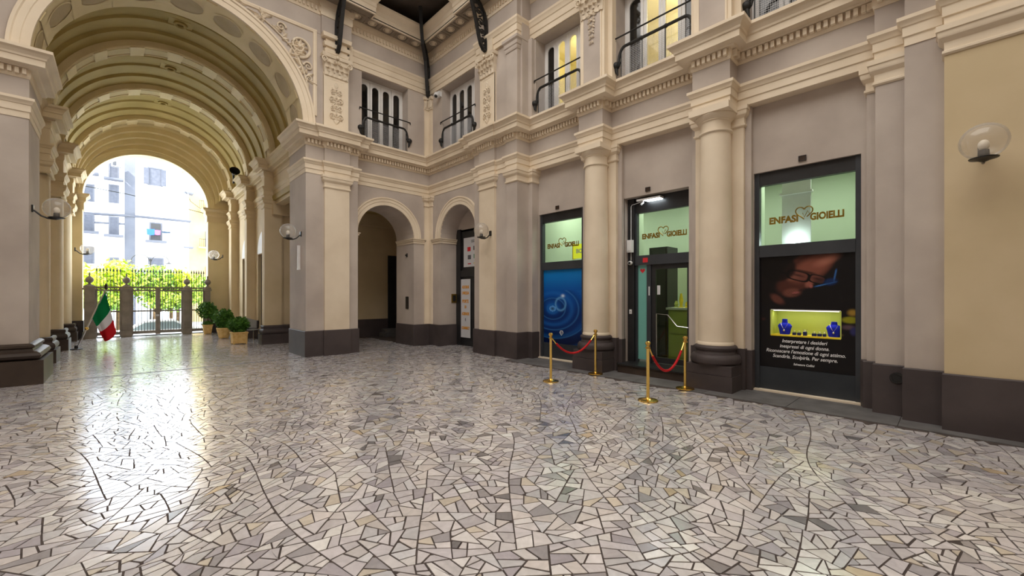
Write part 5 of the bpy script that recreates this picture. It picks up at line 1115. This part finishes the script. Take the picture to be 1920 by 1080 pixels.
for j in range(nv):
    c = (.0, .17, .05) if j < nv * .40 else ((.70, .70, .74) if j < nv * .66 else (.55, .012, .02))
    m.cur = c
    for i in range(nu): a = j * (nu + 1) + i; m.f.append((a, a + 1, a + nu + 2, a + nu + 1)); m.c.append(c)
m.v = [tuple(p) for p in vs]; obj('cloth', m, 'cloth_colours', t, True, angle=80)

# ------------------------------------------------------------------ potted shrubs and chair
def leaves(n, c, rad, size, rn, shell=.55):
    m = MB()
    for _ in range(n):
        while True:
            d = Vector((rn.uniform(-1, 1), rn.uniform(-1, 1), rn.uniform(-1, 1)))
            if .05 < d.length < 1: break
        k = rn.uniform(shell, 1.0); q = d.normalized() * k; lump = 1 + .16 * math.sin(5 * q.x + 3 * q.z) * math.cos(4 * q.y + 2 * q.z)
        p = Vector((c[0] + q.x * rad[0] * lump, c[1] + q.y * rad[1] * lump, c[2] + q.z * rad[2] * lump))
        a = Vector((rn.gauss(0, 1), rn.gauss(0, 1), rn.gauss(0, 1))).normalized(); b = a.orthogonal().normalized(); b = (Matrix.Rotation(rn.uniform(0, 6.3), 3, a) @ b); nrm = a.cross(b); s = size * rn.uniform(.7, 1.3)
        m.quad(p - a * s, p + b * s * .45 + nrm * s * .12, p + a * s, p - b * s * .45 + nrm * s * .12)
    return m
def potted(x, y, kind, rad, zc, lab, n=1300):
    t = thing('potted_shrub', lab, 'potted plant', (x, y, 0), 'potted shrubs by the gate'); rn = random.Random(int(x * 100 + y * 10))
    if kind == 'square':
        b = MB(); b.add([(x - .30, y - .30, .04), (x + .30, y - .30, .04), (x + .30, y + .30, .04), (x - .30, y + .30, .04), (x - .32, y - .32, .46), (x + .32, y - .32, .46), (x + .32, y + .32, .46), (x - .32, y + .32, .46)], [(0, 3, 2, 1), (0, 1, 5, 4), (1, 2, 6, 5), (2, 3, 7, 6), (3, 0, 4, 7)])
        po = obj('pot', b, 'terracotta_pot', t); obj('rim', MB().sweep([(-.04, .46), (.02, .46), (.03, .50), (.02, .53), (-.05, .53)], [(x - .32, y - .32), (x + .32, y - .32), (x + .32, y + .32), (x - .32, y + .32)], True), 'terracotta_pot', t)
        for sx in (-1, 1):
            for sy in (-1, 1): obj('foot', MB().sphere((x + sx * .26, y + sy * .26, .03), .05, 8, 6), 'terracotta_pot', po, True)
        obj('panel_relief', MB().plate(rect(-.24, .24, .1, .42), [rect(-.19, .19, .15, .37)], .025, (x, y - .325, 0), XU, ZU, (0, -1, 0)), 'terracotta_pot', po)
        zr = .48; sr = .28
    else:
        b = MB().lathe([(.001, .03), (.24, .03), (.25, .06), (.33, .42), (.36, .46), (.37, .50), (.35, .53), (.31, .53), (.30, .47)], (x, y, 0), 4 if kind == 'four' else 24, a0=PI / 4, a1=2 * PI + PI / 4); po = obj('pot', b, 'terracotta_pot', t, kind != 'four')
        for a in range(4): obj('foot', MB().sphere((x + .19 * math.cos(a * PI / 2 + PI / 4), y + .19 * math.sin(a * PI / 2 + PI / 4), .03), .05, 8, 6), 'terracotta_pot', po, True)
        if kind == 'round':
            m = MB()
            for k in range(6):
                a0 = 2 * PI * k / 6; m.tube([(x + (.335 - .06 * math.sin(PI * i / 8)) * math.cos(a0 + 2 * PI / 6 * i / 8), y + (.335 - .06 * math.sin(PI * i / 8)) * math.sin(a0 + 2 * PI / 6 * i / 8), .42 - .14 * math.sin(PI * i / 8)) for i in range(9)], .018, 6)
            obj('garland', m, 'terracotta_pot', po, True)
        zr = .47; sr = .27
    obj('soil', MB().lathe([(.001, 0), (sr, 0)], (x, y, zr), 16), 'soil', t); obj('stem', MB().tube([(x, y, zr - .02), (x + .02, y, zc)], .025, 6), 'bark', t)
    f = leaves(n, (x, y, zc), rad, .07, rn); f2 = leaves(int(n * .22), (x, y, zr + .12), (.30, .30, .12), .05, rn); f.add(f2.v, f2.f); o = obj('foliage', f, 'leaf_green', t, fix=False); t.scale = (.70, .70, .80)
POTS = []
potted(2.80, 22.5, 'four', (.55, .55, .45), 1.32, 'tall dark shrub in a tapered terracotta pot nearest the gate', 1700)
potted(3.0, 19.85, 'round', (.52, .52, .42), 1.02, 'round leafy shrub in the middle pot with garland relief', 1800)
potted(3.05, 17.25, 'square', (.48, .48, .33), .86, 'low leafy shrub in the square stained terracotta box', 1500)
t = thing('cafe_chair', 'grey metal cafe chair behind the square flower box', 'chair', (3.59, 17.75, 0), rz=R(35))
def sheet(fn, nu, nv, th, nm, parent):
    m = MB(); vs = [fn(i / nu, j / nv) for j in range(nv + 1) for i in range(nu + 1)]; m.add(vs, [(j * (nu + 1) + i, j * (nu + 1) + i + 1, (j + 1) * (nu + 1) + i + 1, (j + 1) * (nu + 1) + i) for j in range(nv) for i in range(nu)])
    o = obj(nm, m, 'chair_grey', parent, True, world=False); md = o.modifiers.new('thick', 'SOLIDIFY'); md.thickness = th; return o
sheet(lambda u, v: (-.22 + .44 * u, -.21 + .42 * v, .45 - .02 * math.sin(PI * u) * math.sin(PI * v)), 8, 8, .015, 'seat', t)
sheet(lambda u, v: (.27 * math.sin((u - .5) * 2.6), .05 + .20 * math.cos((u - .5) * 2.6) , .46 + .40 * v * (1 - .25 * abs(2 * u - 1))), 12, 6, .012, 'backrest', t)
for sx in (-1, 1):
    for sy in (-1, 1): obj('leg', MB().tube([(sx * .18, sy * .17, .45), (sx * .23, sy * .23, 0)], .012, 6), 'chrome', t, world=False)

# ------------------------------------------------------------------ street outside
st = thing('street', 'bright pale street beyond the gate', 'street', kind='structure')
obj('pavement', MB().box(-14, 20, 23.4, 26.2, -.3, -.006), 'asphalt', st); obj('roadway', MB().box(-60, 70, 26.2, 70, -1.2, -.95), 'asphalt', st); obj('kerb', MB().box(-14, 20, 26.1, 26.3, -1.0, .0), 'asphalt', st)
def tree(x, y, zc, rad, mat, lab, n):
    t = thing('street_tree', lab, 'tree', (x, y, -.95), 'trees and hedge beyond the gate'); rn = random.Random(int(x * 37 + y)); o = obj('crown', leaves(n, (x, y, zc), rad, .13, rn, .3), mat, t, fix=False)
    obj('trunk', MB().tube([(x, y, -.95), (x + .05, y, zc - rad[2] * .5), (x, y, zc)], [.10, .08, .04], 7), 'bark', t)
tree(-1.5, 29.5, 2.2, (1.2, .9, 1.0), 'leaf_bright', 'yellow-green tree crown above the fence panel behind the flag', 1500)
tree(-.1, 30.3, 2.5, (1.1, .9, 1.05), 'leaf_bright', 'tallest yellow-green tree crown beyond the gate, left of the lock', 1700)
tree(1.35, 30.0, 2.3, (1.1, .9, 1.05), 'leaf_mid', 'darker green tree crown straight above the gate lock', 1700)
tree(2.4, 30.6, 2.35, (1.0, .9, .95), 'leaf_bright', 'yellow-green tree crown above the pillar between gate and pots', 1500)
tree(3.6, 30.2, 2.0, (1.1, .9, .95), 'leaf_mid', 'green tree crown at the far end above the potted shrubs', 1500)
tree(-.6, 29.4, 1.35, (1.2, .5, .55), 'leaf_mid', 'low green hedge crown seen through the fence behind the flag', 1000)
tree(2.0, 29.4, 1.35, (1.2, .5, .5), 'leaf_mid', 'low green hedge crown seen through the double gate', 1100)
# car
def car(x, y, z, lab):
    t = thing('parked_car', lab, 'car', (x, y, z))
    side = [(-2.0, .35), (-2.05, .7), (-1.75, .88), (-1.05, .95), (-.45, 1.40), (.75, 1.42), (1.45, 1.0), (1.95, .92), (2.05, .6), (2.0, .3)]
    obj('body', MB().plate(side, [], 1.65, (x, y, z), XU, ZU, (0, -1, 0)), 'car_paint', t)
    for pg in ([(-.95, .98), (-.42, 1.33), (.08, 1.35), (.08, .98)], [(.14, .98), (.14, 1.35), (.70, 1.35), (1.25, 1.0)]): obj('side_window', MB().plate(pg, [], .02, (x, y - .01, z), XU, ZU, (0, -1, 0)), 'car_glass', t)
    for wx in (-1.3, 1.3): obj('wheel', MB().lathe([(.001, 0), (.2, 0), (.31, .02), (.31, .2), (.001, .2)], (0, 0, 0), 20).xf(Matrix(((1, 0, 0, x + wx), (0, 0, 1, y - .03), (0, 1, 0, z + .31), (0, 0, 0, 1)))), 'tyre', t, True)
car(1.3, 26.9, -.95, 'silver parked car seen through the gate bars')
# twin-arm street lamp
t = thing('street_lamp', 'twin-arm street lamp rising above the hedge', 'street lamp', (1.33, 33, -.95)); obj('post', MB().tube([(1.33, 33, -.95), (1.33, 33, 3.9)], [.06, .035], 8), 'iron', t)
for s in (-1, 1):
    obj('arm', MB().tube([(1.33 + s * (.45 - .40 * math.cos(a)), 33, 3.75 + .38 * math.sin(a)) for a in [PI * i / 12 for i in range(13)]], .02, 6), 'iron', t); obj('shade', MB().lathe([(.03, .12), (.10, .06), (.22, 0), (.20, 0), (.02, .08)], (1.33 + s * .85, 33, 3.62), 16), 'iron', t, True)

# ------------------------------------------------------------------ house across the street
BY = 45.0
b = thing('apartment_building', 'white corner apartment house with balconies across the street', 'building', (1.0, BY, -1))
obj('wall', MB().box(.9, 4.3, BY, BY + 6, -1, 14.6), 'white_facade', b); obj('wall', MB().prism([(.9, BY), (.25, BY + .15), (.25, BY + 6), (.9, BY + 6)], -1, 14.6), 'grey_facade', b); obj('wall', MB().prism([(.25, BY + .15), (-9, BY + 3.5), (-9, BY + 8), (.25, BY + 6)], -1, 14.6), 'white_facade', b)
def on_left(x): return BY + .15 + (.25 - x) * (3.35 / 9.25)
obj('string_course', MB().sweep([(0, 7.95), (.12, 8.0), (.16, 8.12), (0, 8.15)], [(-9, BY + 3.5), (.25, BY + .15), (.9, BY), (4.3, BY), (4.3, BY + 3)]), 'grey_facade', b)
obj('roof_cornice', MB().sweep([(0, 14.2), (.2, 14.3), (.5, 14.5), (.5, 14.7), (-2, 14.75)], [(-9, BY + 3.5), (.25, BY + .15), (.9, BY), (4.3, BY), (4.3, BY + 6)]), 'white_facade', b)
obj('string_course', MB().sweep([(0, 7.3), (.05, 7.32), (.05, 7.42), (0, 7.45)], [(-9, BY + 3.5), (.25, BY + .15)]), 'grey_facade', b)
def bwin(x, z, w_, h, shut=True, dark=False, y=None, balcony=True):
    y = BY if y is None else y; f = obj('window', MB().plate(rect(x - w_ / 2 - .1, x + w_ / 2 + .1, z - .05, z + h + .1), [rect(x - w_ / 2, x + w_ / 2, z, z + h)], .06, (0, y - .05, 0), XU, ZU, (0, -1, 0)), 'grey_facade', b)
    obj('pane', MB().box(x - w_ / 2, x + w_ / 2, y - .03, y - .005, z, z + h), 'facade_dark' if dark else 'shutter_grey', f)
    if shut:
        for s in (-1, 1):
            obj('shutter', MB().box(x + s * (w_ / 2 + .17) - .16, x + s * (w_ / 2 + .17) + .16, y - .09, y - .055, z, z + h), 'shutter_grey', f)
    if balcony:
        obj('balcony_slab', MB().box(x - w_ / 2 - .35, x + w_ / 2 + .35, y - .7, y, z - .22, z - .08), 'grey_facade', b); m = MB()
        for k in range(14): u = x - w_ / 2 - .32 + (w_ + .64) * k / 13; m.tube([(u, y - .66, z - .08), (u, y - .66, z + .75)], .012, 4)
        m.box(x - w_ / 2 - .34, x + w_ / 2 + .34, y - .68, y - .64, z + .75, z + .79); obj('balcony_rail', m, 'shutter_grey', b)
bwin(2.1, 10.75, .75, 1.35, balcony=False); bwin(2.15, 6.25, .62, 1.35, False, True); bwin(2.15, 3.2, .8, 1.5, False, balcony=False); 
for z_ in (3.3, 6.5, 9.0, 10.9): bwin(-.35, z_, .40, 1.3, False, y=on_left(.05), balcony=z_ in (6.5, 10.9))
for z_ in (4.2, 6.7, 9.0, 11.2): bwin(-1.75, z_, .42, 1.2, False, y=on_left(-1.35), balcony=z_ in (6.7, 11.2))
for z_ in (3.2, 5.9, 8.6, 11.0): obj('side_window', MB().box(4.27, 4.33, BY + .4, BY + 1.0, z_, z_ + 1.2), 'facade_dark', b)
for z_ in (5.75, 10.4): obj('side_balcony', MB().box(3.95, 4.6, BY - .3, BY + .6, z_, z_ + .12), 'grey_facade', b)
for k, (x0, x1, z0_, z1_, mt, lab) in enumerate(((1.55, 2.05, 6.55, 7.05, 'laundry_blue', 'blue cloth hung out on the balcony across the street'), (2.05, 2.40, 6.6, 6.98, 'laundry_pink', 'pink cloth hung out on the balcony across the street'), (2.45, 3.05, 6.78, 6.95, 'laundry_dark', 'dark clothes hung out on the balcony across the street'))):
    t = obj('laundry', MB().plate([(x0, z1_), (x0 + .01, z0_ + .03), ((x0 + x1) / 2, z0_), (x1 - .02, z0_ + .05), (x1, z1_)], [], .03, (0, BY - .72, 0), XU, ZU, (0, -1, 0)), mt); tag(t, lab, 'laundry', 'laundry on the balcony')
ac = thing('air_conditioner', 'air conditioner on the upper balcony of the white house', 'air conditioner', (-.25, 44.6, 11.8)); obj('case', MB().box(-.5, .0, 44.5, 44.9, 11.7, 12.15), 'white_paint', ac); obj('grille', MB().box(-.42, -.2, 44.48, 44.5, 11.75, 12.1), 'facade_dark', ac)
yb = thing('apartment_building', 'yellow house behind the white one, beside the far pier', 'building', (7, 52, -1)); obj('wall', MB().box(4.9, 14, 52, 58, -1, 16), 'yellow_facade', yb); obj('cornice', MB().box(4.8, 14, 51.7, 58, 15.7, 16.1), 'yellow_facade', yb)
for z_ in (3.0, 6.6, 10.4):
    obj('window', MB().box(6.3, 7.0, 51.93, 52, z_, z_ + 1.6), 'brown_wood' if z_ < 4 else 'shutter_grey', yb); obj('balcony_slab', MB().box(5.7, 7.5, 51.2, 52, z_ - .2, z_ - .05), 'yellow_facade', yb); m = MB()
    for k in range(12): m.tube([(5.75 + .15 * k, 51.25, z_ - .05), (5.75 + .15 * k, 51.25, z_ + .7)], .015, 4)
    m.box(5.72, 7.48, 51.23, 51.27, z_ + .7, z_ + .74); obj('balcony_rail', m, 'iron', yb)
lb = thing('apartment_building', 'white side street house half hidden by the passage columns', 'building', (-8, 40, -1)); obj('wall', MB().box(-14, -4.6, 38, 44, -1, 15), 'white_facade', lb); obj('cornice', MB().box(-14, -4.4, 37.7, 44, 14.8, 15.2), 'white_facade', lb)
for z_ in (3, 6, 9, 12): obj('window', MB().box(-5.8, -5.0, 37.95, 38, z_, z_ + 1.5), 'shutter_grey', lb)
t = thing('overhead_cable', 'black cable strung across the street arch', 'cable', (0, 24.4, 5.6)); obj('cable', MB().tube([(-1.1, 23.92, 6.10), (.2, 23.92, 5.98), (1.4, 23.92, 5.80), (2.95, 23.92, 5.50)], .014, 6), 'iron', t)
t = thing('overhead_cable', 'thin cable drooping at the side of the street arch', 'cable', (2.7, 24.4, 5.6)); obj('cable', MB().tube([(2.05, 23.9, 7.32), (2.08, 23.9, 6.6), (2.35, 23.9, 6.0), (2.7, 23.9, 5.72), (2.96, 23.9, 5.60)], .010, 6), 'iron', t)
t = thing('loudspeaker', 'dark horn loudspeaker under the vault above the potted shrubs', 'loudspeaker', (3.5, 20.6, 6.5)); obj('horn', MB().lathe([(.06, 0), (.09, .1), (.18, .26), (.19, .28), (.15, .24), (.05, .05)], (0, 0, 0), 16).xf(Matrix.Translation((3.45, 20.6, 6.75)) @ Matrix.Rotation(R(70), 4, 'X')), 'iron', t, True); obj('bracket', MB().box(3.42, 3.48, 20.55, 20.65, 6.38, 6.8), 'iron', t)
